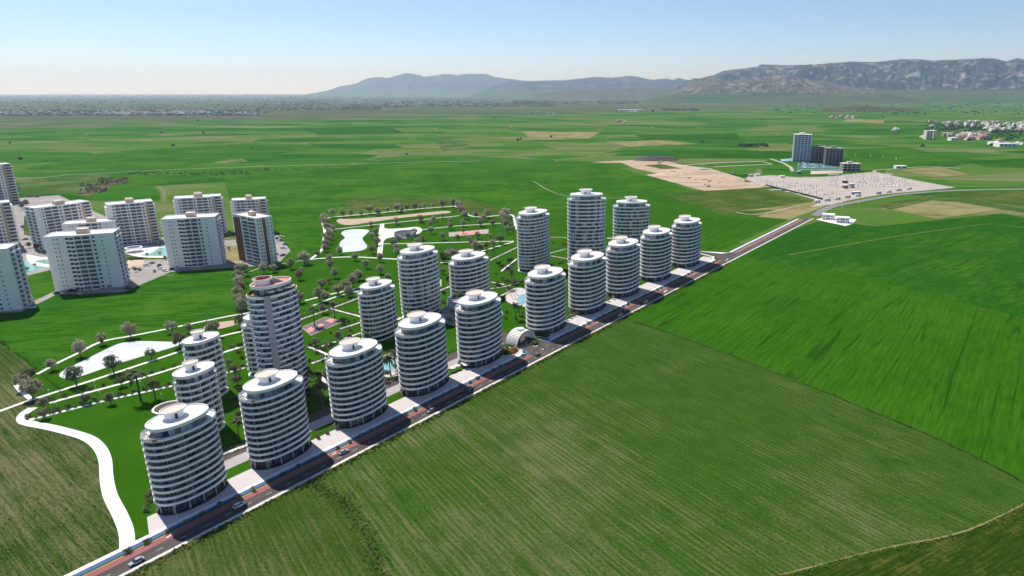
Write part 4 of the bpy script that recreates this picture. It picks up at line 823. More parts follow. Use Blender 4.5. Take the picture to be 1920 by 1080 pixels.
# ------------------------------------------------------------------ amphitheatre, courts, pavilion, gate
X, Y = G(762, 447); am = thing('amphitheatre', 'grey stepped half-round amphitheatre on the white park plaza', 'amphitheatre', (X, Y, 0.27), 0.5, None, 0.62)
def sector(r0, r1, a0, a1, z0, z1, n=20):
    P = [(r1 * math.cos(R(a0 + (a1 - a0) * i / n)), r1 * math.sin(R(a0 + (a1 - a0) * i / n))) for i in range(n + 1)]; Q = [(r0 * math.cos(R(a0 + (a1 - a0) * i / n)), r0 * math.sin(R(a0 + (a1 - a0) * i / n))) for i in range(n, -1, -1)]
    b = MB(); b.prism(ccw(P + Q), z0, z1); return b
AR = 24.0
for i in range(7): obj('seating_step', sector(7 + i * 2.1, 7 + i * 2.1 + 2.09, 20, 205, 0, 1.1 + i * 1.45).mesh('seating_step', [M['core']]), am)
obj('back_wall', sector(21.72, 22.6, 18, 207, 0, 12.2).mesh('back_wall', [M['core']]), am)
obj('stage', sector(0.2, 5.5, 20, 205, 0, 0.6).mesh('stage', [M['greypave']]), am)
def court(name, quad, label, base, mid, off, sc, pads):
    q = GG(quad, off, sc); cx = sum(p[0] for p in q) / 4; cy = sum(p[1] for p in q) / 4
    def at(s, t): return tuple((1 - s) * (1 - t) * q[0][c] + s * (1 - t) * q[1][c] + s * t * q[2][c] + (1 - s) * t * q[3][c] for c in (0, 1))
    T = thing(name, label, 'court'); b = MB(); b.prism(ccw([at(0, 0), at(1, 0), at(1, 1), at(0, 1)]), 0.1, 0.30); obj('border', b.mesh('border', [M['sand']]), T)
    e = .02; b = MB(); b.prism(ccw([at(e, 2 * e), at(1 - e, 2 * e), at(1 - e, 1 - 2 * e), at(e, 1 - 2 * e)]), .2, .305); obj('playing_surface', b.mesh('playing_surface', [base]), T)
    for (s0, s1, t0, t1) in pads:
        b = MB(); b.prism(ccw([at(s0, t0), at(s1, t0), at(s1, t1), at(s0, t1)]), .2, .31); obj('painted_area', b.mesh('painted_area', [mid]), T)
    return T, at
bc, at = court('basketball_court', [(35, 420), (180, 540), (670, 325), (385, 270)][0:1] + [(385, 270), (670, 325), (180, 540)], 'grey and red basketball court beside the oval tower', plain('court_grey', (.15, .14, .15), .9, .1, .1), M['pink'], (560, 560), 7.715, [(.03, .25, .3, .7), (.75, .97, .3, .7), (.42, .58, .38, .62)])
for s, w in ((.04, 'left'), (.96, 'right')):
    x, y = at(s, .5); m = MB(); m.tube([(0, 0, 0), (0, 0, 3.6)], .12, 6); m2 = MB(); m2.box(-.08, .08, -.9, .9, 2.8, 3.9)
    t = thing('basketball_hoop', f'basketball hoop on the {w} end of the grey and red court', 'hoop', (x, y, .31), RA * .6, 'basketball hoops'); obj('post', m.mesh('post', [M['dark']]), t); obj('backboard', m2.mesh('backboard', [M['white']]), t)
court('sports_court', [(245, 425), (545, 400), (543, 432), (248, 457)], 'red sports court with pale ends in the tree park', M['greypave'], M['pink'], Z6, 4, [(.27, .82, .12, .88)])
for i, (pts, lab) in enumerate([([(806, 528), (828, 524), (828, 537), (808, 542)], 'pale green court left of the low pavilion tower')]):
    b = MB(); b.prism(ccw(GG(pts)), .1, .29); tag(obj('sports_court', b.mesh('sports_court', [plain('pale_green_court', (.33, .42, .24), .9, .1, .06)])), lab, 'court')
# round pavilion
X, Y = G(884, 592); pv = thing('round_pavilion', 'round grey-roofed pavilion with brown walls behind the fifth boulevard tower', 'pavilion', (X, Y, .2))
def disc(r, z0, z1, m, mt=None, n=48, rim=0.0, cx=0, cy=0):
    c = [(cx + r * math.cos(6.2832 * i / n), cy + r * math.sin(6.2832 * i / n)) for i in range(n)]; b = MB()
    if rim:
        c2 = [(cx + (r - rim) * math.cos(6.2832 * i / n), cy + (r - rim) * math.sin(6.2832 * i / n)) for i in range(n)]; b.loft([up(c, z0), up(c, z1), up(c2, z1), up(c2, z1 - .4)], 0, 0, 1)
        return b.mesh('disc', [m, mt or m])
    b.loft([up(c, z0), up(c, z1)], 0, 0, 1); return b.mesh('disc', [m, mt or m])
obj('pool_ring', disc(25, 0, .25, M['walk'], M['pool']), pv); obj('lower_wall', disc(20, .25, 4.2, M['wood']), pv); obj('lower_roof', disc(22.5, 4.2, 5.4, M['core'], M['greypave'], rim=.5), pv)
obj('upper_wall', disc(12, 5.0, 9.0, M['wood'], cx=-4), pv); obj('upper_roof', disc(14, 9.0, 10.2, M['core'], M['greypave'], rim=.4, cx=-4), pv)
cm = MB(); cm.tube([(0, 0, .25), (0, 0, 4.2)], .25, 8); cmm = cm.mesh('column', [M['white']])
for i in range(18): obj('column', cmm, pv, (21.6 * math.cos(6.2832 * i / 18), 21.6 * math.sin(6.2832 * i / 18), 0))
X, Y = G(847, 576); st = thing('slide_tower', 'small white and blue stacked tower beside the round pavilion', 'tower', (X, Y, .2))
for i in range(5):
    b = MB(); b.box(-3, 3, -2.6, 2.6, i * 1.7, i * 1.7 + .8); obj('deck', b.mesh('deck', [M['white']]), st); b = MB(); b.box(-2.7, 2.7, -2.3, 2.3, i * 1.7 + .8, i * 1.7 + 1.7); obj('glass_storey', b.mesh('glass_storey', [M['blueglass']]), st)
# pools with sun loungers
lg = MB(); lg.box(-1, 1, -.38, .38, .22, .36); lg.box(.55, 1.05, -.38, .38, .36, .62); lg.box(-.9, -.8, -.3, .3, 0, .22); lg.box(.7, .8, -.3, .3, 0, .22); LG = lg.mesh('sun_lounger', [M['fabric']])
def poolset(pool, deck, grid, who):
    sheet('pool_deck', ccw(smoothline(GG(deck), 5, True)), .27, M['plaza']); sheet('pool', ccw(smoothline(GG(pool), 5, True)), .31, M['pool'])
    n = 0
    for (x, y) in grid:
        X, Y = G(x, y); o = obj('sun_lounger', LG, None, (X, Y, .275), RA + 1.2, 1.6); tag(o, f'white sun lounger, pool {who}, {ordw(n)} from the back', 'sun lounger', 'sun loungers ' + who); n += 1
poolset([(969, 566), (972, 556), (984, 552), (996, 560), (990, 570), (976, 571)], [(948, 562), (955, 546), (975, 540), (1000, 552), (1000, 575), (965, 572)], [(954 + 5 * i + 2 * j, 546.5 + 3.2 * j - 1.0 * i) for j in range(6) for i in range(3) if not (j > 3 and i > 1)], 'behind the sixth boulevard tower')
poolset([(716, 690), (720, 676), (732, 672), (744, 680), (740, 694), (726, 698)], [(708, 694), (714, 672), (735, 662), (756, 674), (752, 700), (726, 708)], [(737 + 4 * i, 668 + 5 * i) for i in range(4)] + [(742 + 3 * i, 700 - 6 * i) for i in range(3)], 'beside the fourth boulevard tower')
for i, (x, y) in enumerate([(849, 698), (858, 694), (870, 689), (874, 692)]):
    X, Y = G(x, y); parasol(X, Y, .36, f'white parasol on the plaza between the fourth and fifth boulevard towers, {ORD[i]} from the left', 'parasols on the plaza', 1.2)
for i, (x, y) in enumerate([(1062, 601), (1070, 597), (1076, 594), (1084, 592), (1140, 566), (1150, 562)]):
    X, Y = G(x, y); tree(X, Y, 3.0, f'small pale potted tree on the plaza past the gate, {ORD[i]} from the left', 'potted trees on the plaza', (0, 1), 'potted_tree')
for i, (x, y, pot) in enumerate([(597, 823, 1), (614, 814, 1), (632, 806, 0), (420, 905, 0)]):
    X, Y = G(x, y); t = thing('potted_plant', f'round shrub in a brown pot beside the third boulevard tower, {ORD[i]} of four', 'potted plant', (X, Y, .36), 0, 'potted plants on the plaza')
    obj('pot', disc(1.0, 0, .6, M['terracotta'], M['plinth'], 16), t); obj('foliage', BUSHG[0], t, (0, 0, .5), 0, 1.8)
for i, (u, v) in enumerate([(185, 33.5), (189, 34.5), (193, 34), (140, 34.5), (338, 31), (343, 32), (395, 31.5), (400, 32), (452, 32), (297, 28), (301, 30)]):
    x, y = UV(u, v); tree(x, y, 4.2, f'young green tree on the planted strips between the boulevard towers, {ordw(i)} of eleven', 'young trees between the boulevard towers', (7, 8), 'young_tree')
# arched gate
gx, gy = UV(265, 33); gate = thing('gate_canopy', 'white ribbed arch canopy over the estate entrance', 'gate', (gx, gy, .2), RA)
# barrel vault: axis runs across the boulevard (local y), arch spans local x
def vault(x0, x1, a0, a1, rad_x, h, y0, y1, t, n=14):
    P = [(rad_x * math.cos(R(a0 + (a1 - a0) * i / n)), h * math.sin(R(a0 + (a1 - a0) * i / n))) for i in range(n + 1)]
    Q = [((rad_x - t) * math.cos(R(a0 + (a1 - a0) * i / n)), (h - t) * math.sin(R(a0 + (a1 - a0) * i / n))) for i in range(n, -1, -1)]
    b = MB(); c = P + Q; N = len(c); b.v += [(x, y0, z) for x, z in c] + [(x, y1, z) for x, z in c]
    for i in range(N): j = (i + 1) % N; b.f.append((i, j, N + j, N + i)); b.m.append(0)
    b.f.append(tuple(range(N - 1, -1, -1))); b.f.append(tuple(range(N, 2 * N))); b.m += [0, 0]; return b
obj('arch_shell', vault(0, 0, 0, 95, 10.5, 9.0, -5, 5, .5).mesh('arch_shell', [M['white']]), gate)
for i in range(11): obj('arch_rib', vault(0, 0, 97 + i * 7.4, 97 + i * 7.4 + 4.2, 10.5, 9.0, -4.6, 4.6, .5, 2).mesh('arch_rib', [M['white']]), gate)
for y in (-5, 4.61): obj('arch_edge', vault(0, 0, 95.2, 180, 10.5, 9.0, y, y + .39, .6).mesh('arch_edge', [M['white']]), gate)
obj('crown_drum', disc(2.6, 8.6, 10.0, M['white'], M['roof'], 28), gate)
b = MB(); b.box(-6.2, -2.6, -2, 2, 0, 3.2); b.box(-6.6, -2.2, -2.4, 2.4, 3.2, 3.5); obj('gatehouse', b.mesh('gatehouse', [M['blueglass']]), gate)
def bed(pts, label, ms, n, sz, z=.35):
    q = ccw([UV(*p) for p in pts]); t = thing('flower_bed', label, 'flower bed'); b = MB(); b.prism(q, .1, z); obj('kerb', b.mesh('kerb', [M['walk']]), t)
    cx = sum(p[0] for p in q) / len(q); cy = sum(p[1] for p in q) / len(q); q2 = [(cx + (x - cx) * .88, cy + (y - cy) * .88) for x, y in q]; b = MB(); b.prism(q2, .2, z + .05); obj('soil', b.mesh('soil', [M['lawn']]), t)
    for i in range(n):
        k = rnd.randrange(len(q2)); a, c = q2[k], q2[(k + 1) % len(q2)]; f, g = rnd.random(), rnd.random() ** .5; x = cx + (a[0] + (c[0] - a[0]) * f - cx) * g * .92; y = cy + (a[1] + (c[1] - a[1]) * f - cy) * g * .92
        obj('shrub', rnd.choice(ms), t, (x, y, z), rnd.random() * 6, sz * rnd.uniform(.7, 1.3))
BUSHO = [bush_mesh(30 + i, M['orange'], M['orange']) for i in range(2)]
bed([(238, 24), (246, 20), (252, 22), (254, 28), (250, 34), (242, 35), (237, 30)], 'round bed of orange flowers and shrubs left of the arched gate', BUSHO + BUSHO + BUSHG + [BUSHF[0]], 26, 1.7)
bed([(263, 18), (267, 17), (269.5, 21), (269, 27), (265, 29), (262, 25)], 'planted island with dark shrubs under the arched gate', BUSHG + BUSH[:1], 22, 1.6)
bed([(280, 21), (287, 22), (289, 30), (284, 36), (279, 33)], 'bed of dark shrubs right of the arched gate', BUSHG + [BUSHF[0]], 20, 1.7)
X, Y = G(308, 765); rd = thing('round_terrace', 'brown round terrace with a white rim beside a slim tower', 'terrace', (X + 3, Y, .2)); obj('rim', disc(8.5, 0, .5, M['walk']), rd); obj('deck', disc(7.3, .2, .56, M['plinth']), rd)
for i, (x, y) in enumerate([(283, 925), (281, 934), (279, 943), (277, 951), (276, 960)]):
    X, Y = G(x, y); tag(obj('shrub', BUSHG[i % 2], None, (X, Y, .15), i, 1.9), f'dark round shrub beside the first boulevard tower, {ORD[i]} from the back', 'shrub', 'shrubs beside the first boulevard tower')

# ------------------------------------------------------------------ cars and street lamps
def car_meshes(est=False):
    m = MB(); W = .88
    sec = [(-2.15, .42, .70), (-2.05, .30, .86), (-1.2, .26, .92), (0, .26, .92), (1.3, .26, .88), (2.05, .30, .74), (2.18, .40, .62)]
    loops = []
    for x, z0, z1 in sec: w = W * (0.86 if abs(x) > 2 else 1); loops.append([(x, -w, z0), (x, w, z0), (x, w, z0 + (z1 - z0) * .6), (x, w * .93, z1), (x, -w * .93, z1), (x, -w, z0 + (z1 - z0) * .6)])
    m.loft(loops, 0, 0, 0); body = m
    xr = -1.75 if est else -1.35
    g = MB(); g.loft([[(xr - .25, -.78, .90), (1.05, -.78, .88), (1.05, .78, .88), (xr - .25, .78, .90)], [(xr, -.62, 1.40), (.35, -.62, 1.42), (.35, .62, 1.42), (xr, .62, 1.40)]], 0, 0, 0)
    r = MB(); r.loft([[(xr + .02, -.62, 1.40), (.33, -.62, 1.415), (.33, .62, 1.415), (xr + .02, .62, 1.40)], [(xr + .12, -.55, 1.47), (.22, -.55, 1.47), (.22, .55, 1.47), (xr + .12, .55, 1.47)]], 0, None, 0)
    w = MB(); w.tube([(0, -.1, 0), (0, .1, 0)], .32, 14); h = MB(); h.box(-.04, .04, -.18, .18, -.08, .08)
    return body, g, r, w, h
def car_kind(paint, est):
    b, g, r, w, h = car_meshes(est); return (b.mesh('body', [paint]), g.mesh('windows', [M['winhole']]), r.mesh('roof', [paint]), w.mesh('wheel', [M['tyre']]), h.mesh('headlight', [M['lampglass']]))
CARS = {c: car_kind(M[c], c in ('carwhite', 'cargreen')) for c in ('carwhite', 'carsilver', 'carblue', 'cargreen', 'cardark', 'carred')}
def car(x, y, z, rz, kind, label, group=None, s=1.0, parts=True):
    t = thing('car', label, 'car', (x, y, z), rz, group, s); b, g, r, w, h = CARS[kind]; obj('body', b, t); obj('windows', g, t); obj('roof', r, t)
    if parts:
        for a in (-1.35, 1.35):
            for c in (-.80, .80): obj('wheel', w, t, (a, c, .32))
        for c in (-.6, .6): obj('headlight', h, t, (2.14, c, .58))
    return t
RC = [(5.5, 4.0, 'carsilver', 1, 'silver sedan on the boulevard, nearest the bottom of the picture'), (46.6, 6.9, 'carwhite', 0, 'pale estate car beside the tower nearest the winding path'), (99, 7.2, 'carsilver', 0, 'silver car on the boulevard past the second tower'), (153.7, 4.6, 'cargreen', 1, 'grey-green car on the boulevard in front of the third tower gap'), (187, 7.2, 'carblue', 0, 'slate blue car on the boulevard in front of the fourth tower'), (251.2, 6.7, 'cargreen', 0, 'dark green-grey car passing the gate junction'), (353.2, 4.0, 'carwhite', 1, 'white car on the boulevard in front of the seventh tower'), (366, 7.3, 'cargreen', 0, 'dark car ahead of the white one in the shade of the seventh tower'), (394.2, 4.0, 'carwhite', 1, 'white car on the boulevard, the nearer of two past the seventh tower'), (430, 4.0, 'carwhite', 1, 'white car on the boulevard, the farther of two before the ninth tower'), (569.2, 4.4, 'carwhite', 1, 'white car at the side road junction')]
for u, v, kd, back, lab in RC: x, y = UV(u, v); car(x, y, .205, RA + (math.pi if back else 0), kd, lab, 'cars on the boulevard', 1.22)
lm = MB(); lm.tube([(0, 0, 0), (0, 0, 6.6)], [.10, .06], 6); LPOST = lm.mesh('post', [M['steel']]); lm = MB(); lm.box(-.1, 1.1, -.13, .13, 6.55, 6.7); LHEAD = lm.mesh('lamp_head', [M['white']]); lm = MB(); lm.box(.3, 1.0, -.1, .1, 6.50, 6.55); LLENS = lm.mesh('lens', [M['lampglass']])
def lamp(x, y, z, rz, label, group, s=1.0):
    t = thing('street_lamp', label, 'street lamp', (x, y, z), rz, group, s); obj('post', LPOST, t); h = obj('lamp_head', LHEAD, t); obj('lens', LLENS, h)
for i, u in enumerate((26.8, 68, 116.7, 164.3, 209.7, 283, 315.9, 362, 408, 452, 500, 545)):
    x, y = UV(u, 18.7); lamp(x, y, .36, RA - 1.57, f'slim grey street lamp on the plaza edge, {ordw(i)} along the boulevard', 'street lamps along the boulevard')
for i, (x, y) in enumerate([(180, 732), (191, 751), (109, 772), (94, 748), (266, 732), (306, 755), (264, 700), (416, 665), (574, 600), (652, 615), (918, 483), (935, 490), (950, 552)]):
    X, Y = G(x, y); lamp(X, Y, .15, rnd.random() * 6, f'small white lamp post on the estate lawns, {ordw(i)} of thirteen', 'lawn lamps', .85)

# ------------------------------------------------------------------ the apartment blocks on the west side
APT_N = 0
bx = MB(); bx.box(-.5, .5, -.5, .5, 0, 1); UNITW = bx.mesh('window', [M['winhole']])
def unit(m_, name):
    b = MB(); b.box(-.5, .5, -.5, .5, 0, 1); return b.mesh(name, [m_])
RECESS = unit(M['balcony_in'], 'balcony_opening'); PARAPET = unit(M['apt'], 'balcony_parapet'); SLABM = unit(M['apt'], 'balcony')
def apt(bl, br, H, depth, nf, label, typ='P', name='apartment_block'):
    """bl, br: ground points of the front face as surveyed in the photograph; depth backwards"""
    A, B = Vector(G(*bl)), Vector(G(*br)); W = (B - A).length; ang = math.atan2(B.y - A.y, B.x - A.x)
    root = thing(name, label, 'apartment block', (A.x, A.y, 0), ang, 'white apartment blocks beyond the west field')
    fh = H / nf; D = depth
    def put(nm, me, x0, x1, y0, y1, z0, z1): o = obj(nm, me, root, ((x0 + x1) / 2, (y0 + y1) / 2, z0)); o.scale = (x1 - x0, y1 - y0, z1 - z0); return o
    b = MB()
    if typ == 'P':   # stepped plan: recessed middle
        plan = [(0, 0), (W * .36, 0), (W * .36, -1.6), (W * .66, -1.6), (W * .66, 0), (W, 0), (W, D), (0, D)]
    elif typ == 'Q':
        plan = [(0, 1.5), (W * .08, 1.5), (W * .08, 0), (W * .45, 0), (W * .45, -1.2), (W * .80, -1.2), (W * .80, 2.5), (W, 2.5), (W, D), (0, D)]
    else:
        plan = [(0, 0), (W, 0), (W, D), (0, D)]
    b.prism(plan, 0, H); obj('wall', b.mesh('wall', [M['apt']]), root)
    cx, cy = W / 2, D / 2; m = MB(); n = len(plan)
    inn = [(cx + (x - cx) * .975, cy + (y - cy) * .955) for x, y in plan]
    m.loft([up(plan, H + .004), up(plan, H + 1.0), up(inn, H + 1.0), up(inn, H + .25)], 0, None, 1); obj('roof', m.mesh('roof', [M['apt'], M['roof']]), root)
    m = MB(); m.box(W * .42, W * .60, D * .35, D * .62, H + .2, H + 4.4); obj('stair_box', m.mesh('stair_box', [M['tan']]), root)
    m = MB(); m.box(W * .43, W * .59, D * .36, D * .60, H + 4.4, H + 4.7); 
    for q in range(4): m.tube([(W * (.44 + .04 * q), D * .5, H + 4.7), (W * (.44 + .04 * q), D * .5, H + 6.0)], .5, 8)
    struct(obj('water_tanks', m.mesh('water_tanks', [M['white']]), root), 'stuff')
    for f in range(nf):
        z = f * fh
        def win(xf, y, w=.9, h=1.3, zz=1.1): put('window', UNITW, W * xf - w / 2, W * xf + w / 2, y - .06, y + .2, z + zz, z + zz + h)
        def bal(x0, x1, y, d=1.4, split=1):
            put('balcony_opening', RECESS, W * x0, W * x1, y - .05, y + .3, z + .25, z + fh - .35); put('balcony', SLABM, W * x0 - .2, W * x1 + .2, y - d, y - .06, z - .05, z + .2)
            put('balcony_parapet', PARAPET, W * x0 - .2, W * x1 + .2, y - d, y - d + .14, z + .2, z + 1.15)
            for s in range(split): xm = W * (x0 + (x1 - x0) * (s + 1) / (split + 1)); put('balcony_divider', PARAPET, xm - .25, xm + .25, y - d * .8, y - .05, z + .2, z + fh - .3)
        if typ == 'P':
            win(.13, 0, 1.0, 1.0); win(.185, 0, 1.0, 1.0); win(.325, 0, 2.6, 1.8, .9); win(.395, -1.6, 2.6, 1.8, .9); bal(.435, .655, -1.6, 1.9); win(.70, 0, 1.8, 1.7); win(.82, 0, 1.0, 1.0)
        elif typ == 'Q':
            win(.115, 0, 1.6, 1.6); bal(.155, .385, 0, 1.8); win(.425, 0, 1.7, 1.7); bal(.475, .705, -1.2, 1.8); win(.755, -1.2, 1.8, 1.7); bal(.86, .99, 2.5, 2.0, 0)
        else:
            bal(.36, .92, 0, 1.3)
        # side balconies: left and right
        for sx in ((0, -1), (W, 1))[:1 if typ == 'R' else 2]:
            for (y0, y1) in ((D * .15, D * .42), (D * .58, D * .85)):
                xa = sx[0]; put('balcony', SLABM, min(xa, xa + sx[1] * 1.7), max(xa, xa + sx[1] * 1.7), y0, y1, z - .05, z + .95)
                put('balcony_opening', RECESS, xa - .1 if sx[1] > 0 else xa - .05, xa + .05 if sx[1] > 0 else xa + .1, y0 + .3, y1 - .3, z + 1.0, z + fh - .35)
        if typ == 'R':
            for yy in (D * .10, D * .24, D * .66, D * .90): put('window', UNITW, W - .15, W + .07, yy - .6, yy + .6, z + 1.1, z + 2.3)
    if typ == 'R':
        put('brown_panel', unit(M['brownpanel'], 'brown_panel'), -.3, W * .28, -.5, 3, 0, H - 1.5); put('brown_panel', unit(M['brownpanel'], 'brown_panel'), W - 2, W + .5, D * .36, D * .54, 0, H - .3)
    if typ == 'Q': put('tan_panel', unit(M['tan'], 'tan_panel'), W * .80 + .02, W * .855, -.4, 4, 0, H - 2)
    return root
apt((105, 548), (232, 537), 49, 24, 13, 'white apartment block with shaded front, nearest to the estate field', 'P')
apt((318, 503), (417, 496), 49, 24, 13, 'white apartment block right of the pools with parked cars at its foot', 'P')
apt((-85, 592), (42, 580), 50, 24, 13, 'white apartment block cut by the picture edge, nearest the camera', 'P')
apt((216, 462), (301, 452), 47, 24, 13, 'white apartment block with twin balcony columns behind the round pool canopy', 'Q')
apt((84, 470), (186, 452), 47, 24, 13, 'white apartment block with twin balcony columns and tan panel, behind the car park', 'Q')
apt((128, 474), (226, 466), 31, 22, 8, 'lower white apartment block with open roof terraces between taller blocks', 'P')
apt((338, 444), (424, 437), 46, 24, 13, 'white apartment block with tan panel at the rear by the open field', 'Q')
apt((450, 487), (492, 498), 48, 17, 13, 'white apartment block with brown panels and blue balconies at the field corner', 'R')
apt((442, 440), (505, 436), 42, 20, 12, 'white apartment block with a stepped penthouse behind the brown-panelled block', 'Q')
apt((-60, 478), (40, 466), 52, 26, 13, 'white apartment block with tan panel at the picture edge, middle one', 'Q')
apt((-60, 388), (38, 378), 60, 28, 14, 'white apartment block at the picture edge, farthest one', 'Q')
# the ground between them
sheet('car_park', ccw(GG([(30, 372), (110, 366), (250, 430), (340, 455), (440, 450), (520, 440), (545, 470), (520, 496), (420, 503), (320, 510), (232, 548), (105, 553), (40, 585), (-60, 590), (-60, 380)])), .14, plain('grey_car_park', (.30, .275, .26), .9, .2, .25, .03))
for pts, mm, nm in [([(45, 405), (95, 420), (90, 450), (45, 440)], 'f_meadow', 'lawn'), ([(40, 520), (100, 505), (105, 545), (42, 575)], 'f_back', 'lawn'), ([(225, 477), (312, 474), (318, 486), (232, 488)], 'f_meadow', 'lawn'), ([(415, 460), (455, 462), (452, 490), (418, 488)], 'f_tan', 'bare_ground'), ([(228, 486), (268, 484), (272, 498), (236, 505)], 'dirt', 'bare_ground'), ([(28, 490), (60, 484), (100, 496), (40, 514)], 'poolgreen', 'playground')]:
    sheet(nm, ccw(GG(pts)), .19, M[mm])
sheet('pool_deck', ccw(smoothline(GG([(222, 470), (240, 463), (300, 462), (330, 470), (322, 482), (262, 482)]), 5, True)), .23, M['walk']); sheet('pool', ccw(smoothline(GG([(262, 479), (285, 474), (300, 465), (325, 465), (328, 475), (310, 480)]), 5, True)), .27, M['poolgreen'])
sheet('pool_deck', ccw(smoothline(GG([(50, 478), (75, 482), (100, 484), (102, 500), (60, 496)]), 5, True)), .24, M['walk']); sheet('pool', ccw(smoothline(GG([(66, 491), (80, 487), (100, 488), (100, 497)]), 5, True)), .28, M['poolgreen'])
X, Y = G(252, 472); cn = thing('round_canopy', 'round white pool canopy with a blue top between the apartment blocks', 'canopy', (X, Y, .2)); obj('roof', disc(8.5, 4.2, 4.9, M['white'], M['blueglass'], rim=1.6), cn)
for i in range(8): obj('column', cmm, cn, (7.5 * math.cos(i * .785), 7.5 * math.sin(i * .785), 0))
for i, (x, y, kd) in enumerate([(108, 551, 'cardark'), (117, 550, 'carwhite'), (125, 549, 'carsilver'), (132, 547, 'cardark'), (142, 547, 'cardark'), (324, 506, 'cardark'), (331, 505, 'carwhite'), (302, 505, 'carwhite'), (299, 499, 'cardark'), (276, 499, 'carwhite'), (430, 441, 'carred'), (437, 439, 'cardark'), (528, 445, 'carwhite'), (527, 452, 'cardark'), (535, 459, 'carsilver'), (52, 370, 'cardark'), (60, 370, 'carred'), (70, 370, 'cardark'), (48, 450, 'cardark'), (60, 450, 'carwhite'), (250, 503, 'carwhite'), (262, 507, 'cardark'), (284, 495, 'carsilver'), (290, 510, 'cardark'), (310, 509, 'carwhite'), (532, 466, 'carwhite'), (518, 478, 'cardark'), (512, 490, 'carsilver'), (530, 480, 'cardark'), (60, 578, 'carwhite'), (240, 542, 'cardark'), (80, 440, 'carsilver'), (150, 552, 'carwhite')]):
    X, Y = G(x, y); car(X, Y, .15, rnd.random() * 6, kd, f'{ {"cardark": "black", "carwhite": "white", "carsilver": "silver", "carred": "red"}[kd]} parked car among the apartment blocks, {ordw(i)} of thirty-three', 'cars parked at the apartment blocks', 1.5, False)
for i, (x, y, d) in enumerate([(232, 470, 7), (246, 488, 6), (310, 486, 6), (96, 512, 6), (52, 508, 7), (66, 500, 6), (44, 430, 8), (88, 440, 8), (430, 470, 6), (446, 458, 7), (520, 452, 7), (508, 484, 7), (50, 388, 12), (42, 392, 10), (55, 465, 10), (70, 470, 12), (40, 470, 10), (300, 462, 7), (315, 462, 8), (170, 548, 5), (205, 540, 5), (240, 512, 9), (255, 510, 8), (300, 478, 5), (276, 480, 5)]):
    X, Y = G(x, y); tree(X, Y, d / pscale(Y), f'dark tree in the grounds of the apartment blocks, {ordw(i)} of twenty-five', 'trees of the apartment grounds', (5, 6), 'garden_tree')

# ------------------------------------------------------------------ building site and hotel towers to the north-east
C1 = (1100, 230)
sheet('bare_ground', ccw(GG([(440, 392), (880, 512), (1310, 487), (1345, 470), (1180, 420), (930, 345), (720, 318), (600, 290), (560, 268), (460, 275), (330, 282), (40, 297), (140, 302), (260, 300), (350, 340), (530, 382)], C1, 4)), .22, M['dirt_graded'])
sheet('field', ccw(GG([(430, 320), (560, 312), (720, 345), (560, 348)], C1, 4)), .28, M['f_meadow'])
def mound(px, py, rx, ry, h, label, mm):
    X, Y = G(px, py); b = MB(); rg = random.Random(int(px)); loops = []
    for f, z in ((1, 0), (.8, .45), (.5, .8), (.2, 1)): loops.append([(rx * f * math.cos(6.283 * i / 14) * rg.uniform(.85, 1.15), ry * f * math.sin(6.283 * i / 14) * rg.uniform(.85, 1.15), h * z * rg.uniform(.85, 1.1)) for i in range(14)])
    b.loft(loops, 0, None, 0); tag(obj('spoil_heap', b.mesh('spoil_heap', [M[mm]]), None, (X, Y, .2)), label, 'soil heap', 'spoil heaps on the bare lot')
mound(1230, 300, 60, 40, 11, 'large dark spoil heap at the back of the bare earth lot', 'plinth'); mound(1318, 318, 16, 10, 4, 'small grey spoil heap in the middle of the bare earth lot', 'core')
for i, (x, y) in enumerate([(1292, 334), (1304, 336), (1318, 337), (1330, 340), (1345, 343), (1282, 325), (1262, 322), (1250, 326), (1380, 338), (1402, 341)]): mound(x, y, rnd.uniform(5, 12), rnd.uniform(4, 9), rnd.uniform(1.5, 3), f'low soil heap on the bare earth lot, {ORD[i]} of ten', 'terracotta' if i % 3 == 0 else 'dirt')
def excavator(px, py, rz, label):
    X, Y = G(px, py); t = thing('excavator', label, 'excavator', (X, Y, .22), rz, 'excavators on the bare lot', 1.5); yel = M['yellowline']
    for c in (-1.3, 1.3): b = MB(); b.box(-2.2, 2.2, c - .35, c + .35, 0, .9); obj('track', b.mesh('track', [M['tyre']]), t)
    b = MB(); b.box(-2.2, 1.2, -1.3, 1.3, .95, 2.2); obj('body', b.mesh('body', [yel]), t); b = MB(); b.box(.1, 1.5, -1.2, -.1, 2.2, 3.4); obj('cab', b.mesh('cab', [M['winhole']]), t)
    b = MB(); b.tube([(1.2, .4, 1.8), (4.0, .4, 4.6), (6.6, .4, 2.6)], [.35, .3, .22], 6); obj('boom', b.mesh('boom', [yel]), t); b = MB(); b.box(6.0, 7.2, -.2, 1.0, 1.4, 2.6); obj('bucket', b.mesh('bucket', [M['dark']]), t)
excavator(1236, 306, .5, 'yellow excavator beside the dark spoil heap'); excavator(1328, 350, 2.0, 'yellow excavator near the front edge of the bare earth lot'); excavator(1374, 327, 1.0, 'yellow excavator by the green rectangle on the bare earth lot'); excavator(1400, 341, 4.0, 'yellow excavator where the bare lot meets the foundations')
ribbon('dirt_track', GG([(720, 320), (1000, 300), (1310, 290), (1390, 312), (1180, 320), (950, 332)], C1, 4), 9, .26, M['pale_dirt'], .1)
ribbon('dirt_track', GG([(1380, 272), (1480, 305), (1530, 335), (1545, 365)], C1, 4), 8, .28, M['pale_dirt'], .1)
sheet('bare_ground', ccw(GG([(1395, 337), (1405, 330), (1450, 329), (1500, 333), (1560, 331), (1640, 322), (1700, 335), (1790, 352), (1740, 357), (1660, 364), (1600, 374), (1560, 384), (1520, 388), (1538, 378), (1480, 360), (1425, 346)])), .26, M['pale_dirt'])
